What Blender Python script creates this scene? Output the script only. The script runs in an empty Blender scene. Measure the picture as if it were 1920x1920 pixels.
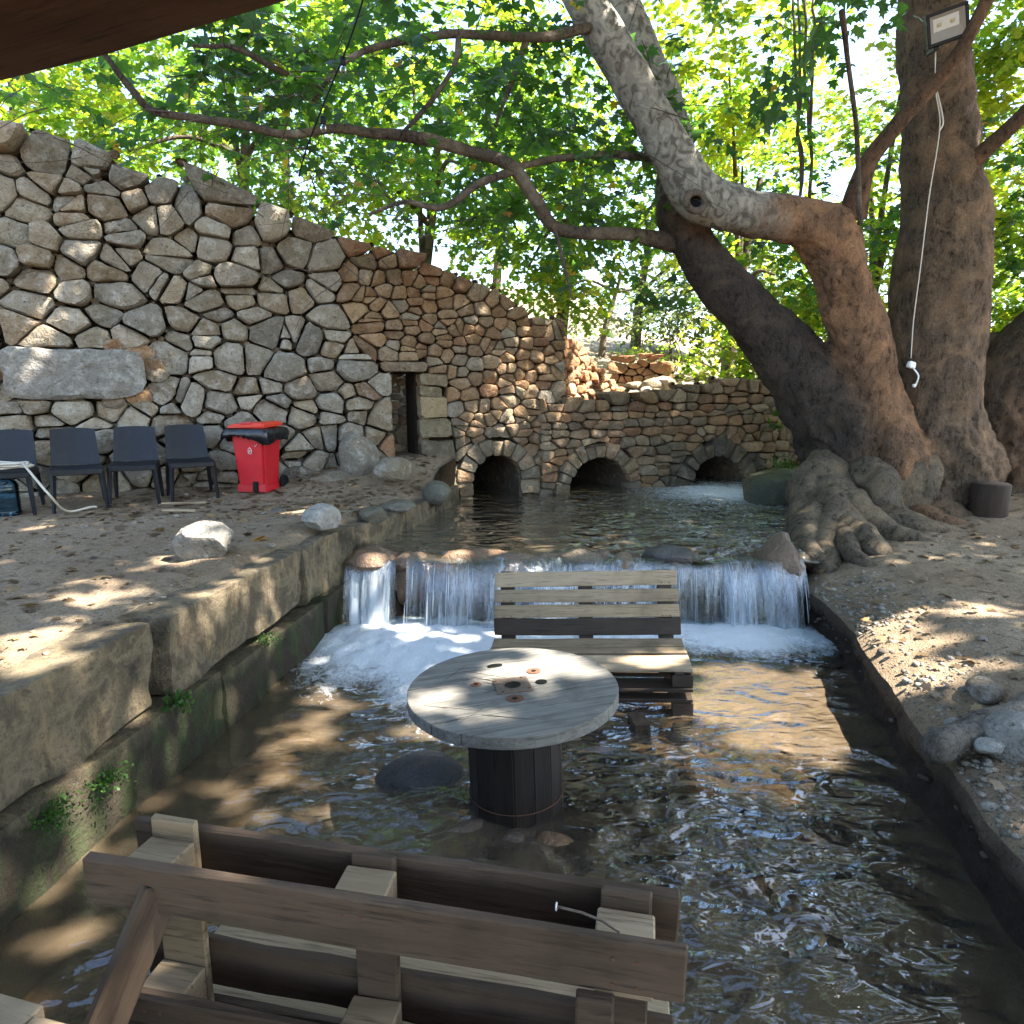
import bpy, bmesh, math, random
import numpy as np
from mathutils import Vector, Matrix

# ------------------------------------------------------------------ camera, sky, sun, exposure
SC = bpy.context.scene
COL = SC.collection
F, CAMH, PITCH = 1250.0, 2.0, math.atan(220 / 1250)
cam_data = bpy.data.cameras.new('camera')
cam_data.sensor_fit = 'HORIZONTAL'
cam_data.angle = 2 * math.atan(960 / F)
cam_data.clip_start, cam_data.clip_end = 0.05, 1000
cam = bpy.data.objects.new('camera', cam_data)
COL.objects.link(cam)
cam.location = (0, 0, CAMH)
cam.rotation_euler = (math.pi / 2 - PITCH, 0, 0)
SC.camera = cam

SUN_EL, SUN_AZ = math.radians(55), math.radians(-6)       # azimuth from +X towards +Y
S = np.array([math.cos(SUN_EL) * math.cos(SUN_AZ), math.cos(SUN_EL) * math.sin(SUN_AZ), math.sin(SUN_EL)])
world = bpy.data.worlds.new('World')
SC.world = world
world.use_nodes = True
wn = world.node_tree.nodes
bg = wn['Background']
sky = wn.new('ShaderNodeTexSky')
sky.sky_type = 'NISHITA'
sky.sun_disc = False
sky.sun_elevation = SUN_EL
sky.sun_rotation = math.pi / 2 - SUN_AZ
sky.dust_density = 1.4
sky.air_density = 1.0
sky.ozone_density = 1.0
world.node_tree.links.new(sky.outputs[0], bg.inputs[0])
bg.inputs[1].default_value = 0.12
sun_d = bpy.data.lights.new('sun', 'SUN')
sun_d.energy = 5.0
sun_d.angle = math.radians(0.53)
sun_d.color = (1.0, 0.93, 0.84)
sun = bpy.data.objects.new('sun', sun_d)
COL.objects.link(sun)
sun.rotation_euler = Vector(S).to_track_quat('Z', 'Y').to_euler()
sun.location = (8, 0, 20)
vs = SC.view_settings
vs.view_transform = 'Standard'
vs.look = 'None'
vs.exposure = 2.8
vs.gamma = 1
vs.use_curve_mapping = False
SC.render.engine = 'CYCLES'
SC.cycles.use_denoising = True
SC.cycles.max_bounces = 8
SC.cycles.diffuse_bounces = 4
SC.cycles.glossy_bounces = 3
SC.cycles.transmission_bounces = 4
SC.cycles.transparent_max_bounces = 24
SC.cycles.caustics_reflective = False
SC.cycles.caustics_refractive = False
SC.cycles.sample_clamp_indirect = 6

# ------------------------------------------------------------------ measuring helpers
def ray(px, py):
    a, b = (px - 960) / F, (960 - py) / F
    return np.array([a, math.cos(PITCH) + b * math.sin(PITCH), -math.sin(PITCH) + b * math.cos(PITCH)])
def at(px, py, y):                     # point of the photograph at ground distance y
    r = ray(px, py); t = y / r[1]
    return np.array([r[0] * t, y, CAMH + r[2] * t])
def atz(px, py, z):                    # point of the photograph at height z
    r = ray(px, py); t = (z - CAMH) / r[2]
    return np.array([r[0] * t, r[1] * t, z])

# ------------------------------------------------------------------ noise
def _hash(ix, iy, iz, seed):
    h = (ix.astype(np.int64) * 374761393 + iy.astype(np.int64) * 668265263 + iz.astype(np.int64) * 2147483647 + seed * 144665) & 0x7fffffff
    h = ((h ^ (h >> 13)) * 1274126177) & 0x7fffffff
    h = h ^ (h >> 16)
    return (h & 0xffff) / 32767.5 - 1.0
def vnoise(p, seed=0):
    p = np.asarray(p, float)
    i = np.floor(p); f = p - i; i = i.astype(np.int64)
    f = f * f * (3 - 2 * f)
    x, y, z = i[:, 0], i[:, 1], i[:, 2]
    fx, fy, fz = f[:, 0], f[:, 1], f[:, 2]
    def c(a, b, d): return _hash(x + a, y + b, z + d, seed)
    l = lambda a, b, t: a + (b - a) * t
    return l(l(l(c(0,0,0), c(1,0,0), fx), l(c(0,1,0), c(1,1,0), fx), fy),
             l(l(c(0,0,1), c(1,0,1), fx), l(c(0,1,1), c(1,1,1), fx), fy), fz)
def fbm(p, scale=1.0, octv=4, seed=0, gain=0.5):
    p = np.asarray(p, float) * scale
    r = np.zeros(len(p)); a = 1.0; n = 0
    for k in range(octv):
        r += a * vnoise(p + 17.3 * k, seed + k); n += a
        a *= gain; p = p * 2.03
    return r / n
def sstep(a, b, x):
    t = np.clip((np.asarray(x, float) - a) / (b - a), 0, 1)
    return t * t * (3 - 2 * t)

# ------------------------------------------------------------------ object helpers
def new_mesh(name, v, f, col=None, smooth=True, sharp=None):
    me = bpy.data.meshes.new(name)
    me.from_pydata([tuple(x) for x in v], [], [tuple(x) for x in f])
    if col is not None:
        at_ = me.color_attributes.new('Col', 'FLOAT_COLOR', 'POINT')
        c = np.ones((len(v), 4)); c[:, :3] = col
        at_.data.foreach_set('color', c.ravel())
    if smooth:
        me.polygons.foreach_set('use_smooth', [True] * len(me.polygons))
        if sharp: me.set_sharp_from_angle(angle=math.radians(sharp))
    me.update()
    return me
def big_mesh(name, v, fl, nper, smooth=False, col=None, attrs=None):
    """v (n,3), fl flat loop indices, nper corners per face (constant)"""
    me = bpy.data.meshes.new(name)
    me.vertices.add(len(v)); me.vertices.foreach_set('co', np.asarray(v, np.float32).ravel())
    nf = len(fl) // nper
    me.loops.add(len(fl)); me.loops.foreach_set('vertex_index', np.asarray(fl, np.int32))
    me.polygons.add(nf)
    me.polygons.foreach_set('loop_start', np.arange(nf, dtype=np.int32) * nper)
    me.polygons.foreach_set('loop_total', np.full(nf, nper, np.int32))
    if smooth: me.polygons.foreach_set('use_smooth', np.ones(nf, bool))
    me.update(calc_edges=True)
    if col is not None:
        a = me.color_attributes.new('Col', 'FLOAT_COLOR', 'POINT')
        c = np.ones((len(v), 4), np.float32); c[:, :3] = col
        a.data.foreach_set('color', c.ravel())
    for k, val in (attrs or {}).items():
        a = me.attributes.new(k, 'FLOAT', 'POINT'); a.data.foreach_set('value', np.asarray(val, np.float32))
    return me
def obj(name, me, mat=None, parent=None, loc=None):
    o = bpy.data.objects.new(name, me)
    COL.objects.link(o)
    if mat is not None and me is not None and not me.materials: me.materials.append(mat)
    if loc is not None: o.location = tuple(loc)
    if parent is not None: o.parent = parent
    return o
def tag(o, label=None, cat=None, group=None, kind=None):
    if label: o['label'] = label
    if cat: o['category'] = cat
    if group: o['group'] = group
    if kind: o['kind'] = kind
    return o
def thing(name, label, cat, loc=(0, 0, 0), rz=0.0, group=None):
    o = bpy.data.objects.new(name, None)
    o.empty_display_size = 0.1
    COL.objects.link(o); o.location = tuple(loc); o.rotation_euler = (0, 0, rz)
    return tag(o, label, cat, group)
def copy_tree(o, parent=None):
    c = o.copy(); COL.objects.link(c)
    if parent is not None: c.parent = parent
    for ch in [x for x in bpy.data.objects if x.parent is o]: copy_tree(ch, c)
    return c
def grid_faces(nu, nv):
    i, j = np.meshgrid(np.arange(nu - 1), np.arange(nv - 1), indexing='ij')
    a = (i * nv + j).ravel()
    return np.stack([a, a + nv, a + nv + 1, a + 1], 1)
def box_geo(sx, sy, sz, bev=0.004, jit=0.0, rng=None, nx=1):
    """bevelled box centred at the origin, long axis x cut into nx pieces with a little warp"""
    bm = bmesh.new()
    bmesh.ops.create_cube(bm, size=1)
    for v in bm.verts: v.co = Vector((v.co.x * sx, v.co.y * sy, v.co.z * sz))
    if nx > 1:
        ed = [e for e in bm.edges if abs((e.verts[0].co - e.verts[1].co).x) > sx * .9]
        bmesh.ops.subdivide_edges(bm, edges=ed, cuts=nx - 1, use_grid_fill=True)
    if jit and rng is not None:
        for v in bm.verts: v.co += Vector((rng.uniform(-jit, jit), rng.uniform(-jit, jit), rng.uniform(-jit, jit)))
    if bev: bmesh.ops.bevel(bm, geom=[e for e in bm.edges if e.calc_face_angle(0) > .6], offset=bev, segments=1, affect='EDGES')
    return bm
def bm_mesh(name, bm, smooth=False, sharp=None):
    me = bpy.data.meshes.new(name); bm.to_mesh(me); bm.free()
    if smooth:
        me.polygons.foreach_set('use_smooth', [True] * len(me.polygons))
        if sharp: me.set_sharp_from_angle(angle=math.radians(sharp))
    return me
def board(name, parent, mat, size, loc, rot=(0, 0, 0), bev=0.004, jit=0.003, seed=0, nx=3):
    rg = random.Random(seed * 7 + 3)
    o = obj(name, bm_mesh(name, box_geo(*size, bev=bev, jit=jit, rng=rg, nx=nx)), mat, parent, loc)
    o.rotation_euler = rot
    return o
def catmull(P, n):
    P = [np.asarray(p, float) for p in P]
    P = [2 * P[0] - P[1]] + P + [2 * P[-1] - P[-2]]
    out = []
    for k in range(1, len(P) - 2):
        for j in range(n):
            t = j / n
            a, b, c, d = P[k - 1], P[k], P[k + 1], P[k + 2]
            out.append(.5 * (2 * b + (c - a) * t + (2 * a - 5 * b + 4 * c - d) * t * t + (3 * b - a - 3 * c + d) * t ** 3))
    out.append(P[-2])
    return np.array(out)
def tube_geo(pts, rad, ns=8, cap=True):
    pts = np.asarray(pts, float); n = len(pts)
    rad = np.full(n, rad) if np.isscalar(rad) else np.asarray(rad, float)
    T = np.gradient(pts, axis=0); T /= np.linalg.norm(T, axis=1)[:, None] + 1e-9
    up = np.array([0, 0, 1.]) if abs(T[0][2]) < .9 else np.array([1., 0, 0])
    N = np.cross(T[0], up); N /= np.linalg.norm(N)
    V = []
    an = np.arange(ns) / ns * 2 * math.pi
    for i in range(n):
        N = N - T[i] * N.dot(T[i]); N /= np.linalg.norm(N) + 1e-9
        B = np.cross(T[i], N)
        V.append(pts[i] + rad[i] * (np.cos(an)[:, None] * N + np.sin(an)[:, None] * B))
    V = np.concatenate(V)
    Fc = []
    for i in range(n - 1):
        for j in range(ns):
            Fc.append((i * ns + j, i * ns + (j + 1) % ns, (i + 1) * ns + (j + 1) % ns, (i + 1) * ns + j))
    if cap:
        Fc.append(tuple(range(ns))[::-1]); Fc.append(tuple((n - 1) * ns + k for k in range(ns)))
    return V, Fc
def join_geo(parts):
    V, Fc, n = [], [], 0
    for v, f in parts:
        V.append(np.asarray(v)); Fc += [tuple(i + n for i in q) for q in f]; n += len(v)
    return np.concatenate(V), Fc
def lathe_geo(prof, ns=32, closed=False):
    V = []; an = np.arange(ns) / ns * 2 * math.pi
    for r, z in prof: V.append(np.stack([r * np.cos(an), r * np.sin(an), np.full(ns, z)], 1))
    V = np.concatenate(V); Fc = []
    for i in range(len(prof) - 1):
        for j in range(ns):
            Fc.append((i * ns + j, i * ns + (j + 1) % ns, (i + 1) * ns + (j + 1) % ns, (i + 1) * ns + j))
    return V, Fc

# ------------------------------------------------------------------ materials
class NT:
    def __init__(s, name):
        s.m = bpy.data.materials.new(name); s.m.use_nodes = True
        s.t = s.m.node_tree; s.t.nodes.clear()
        s.out = s.t.nodes.new('ShaderNodeOutputMaterial')
    def n(s, typ, ins=None, **kw):
        nd = s.t.nodes.new('ShaderNode' + typ)
        for k, v in kw.items(): setattr(nd, k, v)
        for k, v in (ins or {}).items(): s.set(nd.inputs[k], v)
        return nd
    def set(s, inp, v):
        if hasattr(v, 'is_output') or isinstance(v, bpy.types.NodeSocket): s.t.links.new(v, inp)
        elif isinstance(v, bpy.types.Node): s.t.links.new(v.outputs[0], inp)
        else:
            if isinstance(v, tuple) and len(v) == 3 and inp.type == 'RGBA': v = v + (1,)
            inp.default_value = v
    def pos(s): return s.n('NewGeometry').outputs['Position']
    def oc(s): return s.n('TexCoord').outputs['Object']
    def noise(s, vec, scale, detail=4, rough=.55, dist=0.0):
        return s.n('TexNoise', {'Vector': vec, 'Scale': scale, 'Detail': detail, 'Roughness': rough, 'Distortion': dist})
    def ramp(s, fac, stops, interp='LINEAR'):
        r = s.n('ValToRGB', {'Fac': fac}); e = r.color_ramp.elements; r.color_ramp.interpolation = interp
        while len(e) < len(stops): e.new(.5)
        for k, (p, c) in enumerate(stops):
            e[k].position = p; e[k].color = (c if isinstance(c, tuple) else (c, c, c)) + (1,)
        return r
    def mix(s, fac, a, b, blend='MIX'):
        m = s.n('Mix', data_type='RGBA', blend_type=blend)
        s.set(m.inputs[0], fac); s.set(m.inputs[6], a); s.set(m.inputs[7], b)
        return m.outputs[2]
    def math(s, op, a, b=0.0, clamp=False):
        m = s.n('Math', operation=op, use_clamp=clamp); s.set(m.inputs[0], a); s.set(m.inputs[1], b)
        return m.outputs[0]
    def scale(s, vec, v):
        m = s.n('Mapping'); s.set(m.inputs[0], vec); m.inputs['Scale'].default_value = v
        return m.outputs[0]
    def bump(s, h, strength=.5, dist=.02, normal=None):
        b = s.n('Bump', {'Height': h, 'Strength': strength, 'Distance': dist})
        if normal is not None: s.set(b.inputs['Normal'], normal)
        return b.outputs[0]
    def attr(s, name, out='Color'): return s.n('Attribute', attribute_name=name).outputs[out]
    def done(s, sh): s.t.links.new(sh.outputs[0] if isinstance(sh, bpy.types.Node) else sh, s.out.inputs[0]); return s.m
    def pbr(s, col, rough=.85, normal=None, spec=.3, metal=0.0, **kw):
        ins = {'Base Color': col, 'Roughness': rough, 'Specular IOR Level': spec, 'Metallic': metal}
        ins.update(kw)
        b = s.n('BsdfPrincipled', ins)
        if normal is not None: s.set(b.inputs['Normal'], normal)
        return b

def mat_stone(name, lich=(.42, .41, .37), lich_amt=.5, warm=(.30, .17, .08), warm_amt=.35, rough=.9, spec=.2):
    t = NT(name); P = t.pos(); c = t.attr('Col')
    n1 = t.noise(P, 2.3, 5, .6); n2 = t.noise(P, 9, 6, .65); n3 = t.noise(P, 38, 5, .7)
    col = t.mix(t.math('MULTIPLY', t.ramp(n1, [(.5, 0.0), (.68, 1.0)]), warm_amt), c, warm)
    col = t.mix(t.math('MULTIPLY', t.ramp(n2, [(.5, 0.0), (.64, 1.0)]), lich_amt), col, lich)
    col = t.mix(t.ramp(n3, [(.30, .85), (.46, 0.0)]), col, (.05, .045, .035))
    col = t.mix(.55, col, t.ramp(n2, [(.25, .45), (.75, 1.25)]).outputs[0], 'MULTIPLY')
    v = t.n('TexVoronoi', {'Vector': P, 'Scale': 30.0, 'Randomness': 1.0})
    pits = t.ramp(v.outputs['Distance'], [(.05, 0.0), (.4, 1.0)])
    h = t.math('ADD', t.math('MULTIPLY', n2, 1.0), t.math('MULTIPLY', n3, .45))
    h = t.math('ADD', h, t.math('MULTIPLY', pits, .12))
    return t.done(t.pbr(col, rough, t.bump(h, 1.0, .05), spec))
M = {}
M['limestone'] = mat_stone('grey_limestone', (.44, .42, .37), .5, (.27, .19, .11), .25)
M['wetrock'] = mat_stone('wet_stream_rock', (.16, .12, .08), .25, (.20, .11, .05), .35, .38, .5)
M['brownstone'] = mat_stone('brown_fieldstone', (.36, .30, .22), .3, (.34, .18, .085), .4)
def mat_earth(name, a, b, c, sc=1.0, pale=.0):
    t = NT(name); P = t.pos()
    n1 = t.noise(P, 1.3 * sc, 6, .6); n2 = t.noise(P, 14 * sc, 6, .7); n3 = t.noise(t.scale(P, (1, 1.0, 3)), 70 * sc, 3, .6)
    col = t.mix(t.ramp(n1, [(.35, 0.0), (.65, 1.0)]), a, b)
    col = t.mix(t.ramp(n2, [(.48, 0.0), (.7, .9)]), col, c)
    col = t.mix(t.ramp(n3, [(.33, .7), (.45, 0.0)]), col, (.03, .022, .014))
    col = t.mix(t.ramp(n3, [(.62, 0.0), (.72, .4)]), col, (.28, .22, .16))
    h = t.math('ADD', n2, t.math('MULTIPLY', n3, .6))
    return t.done(t.pbr(col, .95, t.bump(h, 1.0, .03), .15))
M['earth'] = mat_earth('packed_earth', (.24, .172, .108), (.30, .235, .158), (.185, .13, .078))
def mat_bank():
    t = NT('crumbling_bank_soil'); P = t.pos(); z = t.n('SeparateXYZ', {0: P}).outputs[2]
    n1 = t.noise(P, 3, 5, .65); n2 = t.noise(P, 16, 6, .7); n3 = t.noise(P, 60, 4, .7)
    wet = t.ramp(t.math('ADD', z, t.math('MULTIPLY', t.math('SUBTRACT', n1, .5), .45)), [(.16, (.036, .024, .015)), (.30, (.085, .062, .04)), (.42, (.17, .13, .088))]).outputs[0]
    col = t.mix(t.ramp(n2, [(.5, 0.0), (.68, .6)]), wet, t.mix(1.0, wet, (1.8, 1.7, 1.6), 'MULTIPLY'))
    col = t.mix(t.ramp(n3, [(.34, .7), (.46, 0.0)]), col, (.02, .014, .01))
    return t.done(t.pbr(col, .8, t.bump(t.math('ADD', n2, t.math('MULTIPLY', n3, .5)), 1.0, .06), .25))
M['bank_face'] = mat_bank()
M['mud'] = mat_earth('wet_mud', (.06, .042, .026), (.10, .07, .043), (.045, .032, .02), 1.4)
def mat_block():
    t = NT('stained_limestone_block'); P = t.pos(); sp = t.n('SeparateXYZ', {0: P})
    n1 = t.noise(P, 2.2, 6, .65, .4); n2 = t.noise(t.scale(P, (1, 1, .35)), 9, 6, .7); n3 = t.noise(P, 45, 4, .7)
    col = t.ramp(n1, [(.36, (.04, .033, .023)), (.44, (.10, .078, .05)), (.51, (.165, .13, .08)), (.56, (.08, .062, .04)), (.68, (.15, .12, .078))]).outputs[0]
    col = t.mix(t.ramp(n2, [(.52, 0.0), (.66, .8)]), col, (.23, .17, .09))
    col = t.mix(t.ramp(n3, [(.3, .7), (.44, 0.0)]), col, (.04, .033, .02))
    low = t.n('MapRange', {0: t.math('ADD', sp.outputs[2], t.math('MULTIPLY', t.math('SUBTRACT', n1, .5), .5)), 1: .44, 2: .30, 3: 0.0, 4: 1.0})
    moss = t.mix(t.ramp(n2, [(.45, 0.0), (.6, 1.0)]), (.026, .02, .013), (.016, .034, .009))
    col = t.mix(t.math('MULTIPLY', low.outputs[0], .85), col, moss)
    h = t.math('ADD', n2, t.math('MULTIPLY', n3, .5))
    return t.done(t.pbr(col, .85, t.bump(h, .9, .03), .25))
M['block'] = mat_block()
def mat_wood(name, a, b, dark, rough=.8, axis=0):
    t = NT(name); O = t.oc()
    sc = [14, 14, 14]; sc[axis] = .9
    v = t.scale(O, tuple(sc)); ri = t.n('ObjectInfo').outputs['Random']
    off = t.n('VectorMath', {0: v, 1: t.n('CombineXYZ', {0: t.math('MULTIPLY', ri, 31.0), 1: t.math('MULTIPLY', ri, 17.0), 2: t.math('MULTIPLY', ri, 23.0)}).outputs[0]}, operation='ADD').outputs[0]
    n1 = t.noise(off, 1.0, 6, .7, .6); n2 = t.noise(off, 5.0, 5, .7); n3 = t.noise(O, 3.5, 4, .6)
    col = t.mix(t.ramp(n1, [(.35, 0.0), (.65, 1.0)]), a, b)
    col = t.mix(t.ramp(n2, [(.33, .8), (.47, 0.0)]), col, dark)
    col = t.mix(t.ramp(n3, [(.5, 0.0), (.72, .55)]), col, dark)
    col = t.mix(.5, col, t.ramp(ri, [(0, .65), (1, 1.2)]).outputs[0], 'MULTIPLY')
    col = t.mix(1.0, col, (1.12, 1.0, .80), 'MULTIPLY')
    h = t.math('ADD', n1, t.math('MULTIPLY', n2, .7))
    return t.done(t.pbr(col, rough, t.bump(h, .6, .006), .25))
M['wood'] = mat_wood('weathered_pallet_wood', (.19, .155, .115), (.28, .235, .175), (.075, .058, .043))
M['wood_pale'] = mat_wood('pale_pallet_wood', (.24, .20, .155), (.32, .275, .22), (.10, .08, .062))
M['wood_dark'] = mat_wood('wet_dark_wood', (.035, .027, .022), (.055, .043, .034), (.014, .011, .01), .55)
M['wood_red'] = mat_wood('red_brown_pallet_wood', (.058, .043, .034), (.09, .068, .054), (.023, .017, .013))
M['wood_post'] = mat_wood('dark_log', (.028, .02, .016), (.045, .032, .025), (.012, .009, .008), .8, 2)
M['barrel'] = mat_wood('wet_black_staves', (.016, .013, .012), (.028, .023, .02), (.008, .007, .007), .5, 2)
def mat_plain(name, col, rough=.5, spec=.4, metal=0.0, var=.25, bump=.0, sc=20, dirt=None):
    t = NT(name); O = t.oc(); n = t.noise(O, sc, 5, .65)
    c = t.mix(.9, col, t.ramp(n, [(.2, 1 - var), (.8, 1 + var)]).outputs[0], 'MULTIPLY')
    if dirt: c = t.mix(t.ramp(t.noise(O, sc * .4, 5, .7), [(.5, 0.0), (.7, .7)]), c, dirt)
    return t.done(t.pbr(c, rough, t.bump(n, bump, .01) if bump else None, spec, metal))
M['black_plastic'] = mat_plain('black_plastic', (.008, .009, .012), .45, .3, dirt=(.02, .02, .021))
M['red_plastic'] = mat_plain('red_plastic', (.50, .014, .022), .38, .45, var=.15, sc=6, dirt=(.36, .03, .03))
M['orange_plastic'] = mat_plain('orange_red_plastic', (.62, .05, .02), .4, .4, var=.12, sc=6)
M['bag'] = mat_plain('black_bin_liner', (.012, .012, .014), .22, .6, var=.2, bump=.7, sc=25)
M['white'] = mat_plain('white_plastic', (.75, .74, .70), .45, .4, var=.1)
M['rubber'] = mat_plain('black_rubber', (.008, .008, .009), .7, .2)
M['hose'] = mat_plain('cream_hose', (.52, .47, .38), .5, .3, var=.1)
M['metal_black'] = mat_plain('black_painted_metal', (.004, .004, .004), .5, .25)
M['steel'] = mat_plain('rusty_steel', (.16, .12, .09), .55, .4, .5, .5, .3, 40)
M['rust'] = mat_plain('rust', (.11, .055, .032), .8, .2, 0, .5, .5, 50)
M['reflector'] = mat_plain('lamp_reflector', (.62, .60, .55), .3, .6, .3, .1)
M['led'] = mat_plain('led_chip', (.75, .62, .25), .4, .4, 0, .1)
M['beam'] = mat_wood('dark_roof_beam', (.10, .05, .03), (.15, .08, .05), (.03, .017, .012), .85)
def mat_glass(name, col):
    t = NT(name)
    fr = t.n('Fresnel', {'IOR': 1.45})
    return t.done(t.n('MixShader', {0: fr.outputs[0], 1: t.n('BsdfTransparent', {'Color': col + (1,)}).outputs[0], 2: t.n('BsdfGlossy', {'Roughness': .08}).outputs[0]}))
M['glass'] = mat_glass('lamp_glass', (.9, .92, .93))
M['bottle'] = mat_glass('blue_bottle_plastic', (.35, .55, .72))
def mat_leaf(name, stops, trans=.55, tcol=(1.9, 2.2, .75)):
    t = NT(name); r = t.attr('rnd', 'Fac')
    c = t.ramp(r, stops).outputs[0]
    c = t.mix(.6, c, t.ramp(t.noise(t.pos(), 30, 3, .6), [(.3, .7), (.7, 1.25)]).outputs[0], 'MULTIPLY')
    d = t.pbr(c, .48, None, .35)
    tc = t.mix(1.0, c, tcol, 'MULTIPLY')
    tr = t.n('BsdfTranslucent', {'Color': tc})
    return t.done(t.n('MixShader', {0: trans, 1: d.outputs[0], 2: tr.outputs[0]}))
M['leaf_near'] = mat_leaf('plane_leaf_near', [(0, (.026, .058, .034)), (.45, (.042, .09, .036)), (.8, (.07, .145, .03)), (.955, (.11, .19, .035)), (.965, (.30, .20, .03)), (1, (.34, .15, .03))])
M['leaf_far'] = mat_leaf('plane_leaf_far', [(0, (.03, .075, .016)), (.5, (.07, .14, .025)), (.85, (.15, .22, .035)), (1, (.28, .28, .05))], .6, (2.3, 2.3, .7))
M['leaf_pale'] = mat_leaf('olive_pale_leaf', [(0, (.06, .085, .04)), (.5, (.11, .14, .06)), (1, (.20, .21, .09))], .5, (1.5, 1.6, .9))
M['leaf_dry'] = mat_leaf('dry_leaf', [(0, (.05, .032, .018)), (.4, (.13, .085, .04)), (.75, (.24, .17, .09)), (.92, (.30, .21, .10)), (1, (.42, .20, .03))], .2, (1.2, 1.1, .8))
M['grass'] = mat_leaf('moss_fern', [(0, (.02, .06, .01)), (1, (.06, .15, .025))], .4)
def mat_bark():
    t = NT('plane_bark'); P = t.pos(); c = t.attr('Col'); pale = t.n('Attribute', attribute_name='pale').outputs['Fac']
    n1 = t.noise(P, 3, 5, .6, .6); n2 = t.noise(t.scale(P, (1, 1, .4)), 20, 8, .8, .4); n3 = t.noise(P, 75, 4, .7)
    vo = t.n('TexVoronoi', {'Vector': t.scale(P, (1, 1, .5)), 'Scale': 16.0, 'Randomness': 1.0}, feature='F1')
    pat = t.ramp(t.noise(t.scale(P, (1, 1, .8)), 11, 3, .5, 1.2), [(.40, (.14, .125, .10)), (.47, (.27, .25, .205)), (.55, (.27, .25, .205)), (.58, (.36, .33, .265)), (.70, (.40, .37, .29))], 'LINEAR').outputs[0]
    ed = t.n('TexVoronoi', {'Vector': t.n('VectorMath', {0: t.scale(P, (1, 1, .38)), 1: t.n('VectorMath', {0: t.noise(P, 7, 4).outputs['Color'], 3: .30}, operation='SCALE').outputs[0]}, operation='ADD').outputs[0], 'Scale': 24.0}, feature='DISTANCE_TO_EDGE')
    crack = t.ramp(ed.outputs['Distance'], [(.0, 0.0), (.10, 1.0)])
    br = t.mix(t.ramp(n2, [(.41, .85), (.49, 0.0)]), c, t.mix(1.0, c, (.22, .19, .17), 'MULTIPLY'))
    br = t.mix(t.ramp(n1, [(.46, 0.0), (.62, .8)]), br, t.mix(1.0, c, (1.9, 1.75, 1.55), 'MULTIPLY'))
    br = t.mix(t.ramp(n3, [(.60, 0.0), (.70, .6)]), br, (.33, .26, .18))
    br = t.mix(t.math('MULTIPLY', t.math('SUBTRACT', 1.0, crack), .38), br, (.02, .015, .011))
    col = t.mix(t.ramp(t.math('ADD', pale, t.math('MULTIPLY', t.math('SUBTRACT', n1, .5), .9)), [(.42, 0.0), (.58, 1.0)]), br, pat)
    h = t.math('ADD', t.math('MULTIPLY', n2, t.n('MapRange', {0: pale, 1: 0, 2: 1, 3: 1.3, 4: .25}).outputs[0]), t.math('MULTIPLY', n3, .25))
    h = t.math('ADD', h, t.math('MULTIPLY', crack, t.n('MapRange', {0: pale, 1: 0, 2: 1, 3: .16, 4: .01}).outputs[0]))
    return t.done(t.pbr(col, .88, t.bump(h, 1.0, .075), .2))
M['bark'] = mat_bark()
M['twig'] = mat_plain('twig_bark', (.085, .066, .048), .85, .2, 0, .5, .6, 40)
def mat_water():
    t = NT('stream_water'); P = t.pos(); foam_sheen = t.attr('foam_sheen', 'Fac'); chop = t.attr('chop', 'Fac')
    n1 = t.noise(t.scale(P, (.75, 1.1, 1)), 3.6, 1, .4, .8); n2 = t.noise(t.scale(P, (.65, 1.2, 1)), 9.5, 1, .5, .9); n3 = t.noise(P, 32, 1, .5)
    h = t.math('ADD', n1, t.math('ADD', t.math('MULTIPLY', n2, .30), t.math('MULTIPLY', n3, .012)))
    nor = t.bump(t.math('MULTIPLY', h, chop), 1.0, .16)
    fr = t.n('Fresnel', {'IOR': 1.34, 'Normal': nor})
    trn = t.n('BsdfTransparent', {'Color': (.80, .76, .62, 1)})
    dif = t.n('BsdfDiffuse', {'Color': (.15, .112, .07, 1), 'Normal': nor})
    body = t.n('MixShader', {0: .52, 1: trn.outputs[0], 2: dif.outputs[0]})
    gl = t.n('BsdfGlossy', {'Color': (.88, .95, 1, 1), 'Roughness': .03, 'Normal': nor})
    wat = t.n('MixShader', {0: t.math('MULTIPLY', fr.outputs[0], 2.4, True), 1: body.outputs[0], 2: gl.outputs[0]})
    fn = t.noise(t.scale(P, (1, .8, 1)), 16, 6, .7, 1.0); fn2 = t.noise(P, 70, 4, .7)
    fm = t.ramp(t.math('ADD', foam_sheen, t.math('MULTIPLY', t.math('SUBTRACT', t.math('ADD', t.math('MULTIPLY', fn, .7), t.math('MULTIPLY', fn2, .3)), .5), 1.7)), [(.38, 0.0), (.92, .97)])
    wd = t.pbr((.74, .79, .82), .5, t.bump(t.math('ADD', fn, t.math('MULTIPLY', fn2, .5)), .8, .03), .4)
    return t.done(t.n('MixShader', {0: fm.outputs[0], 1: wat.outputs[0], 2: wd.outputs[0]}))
M['water'] = mat_water()
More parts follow.
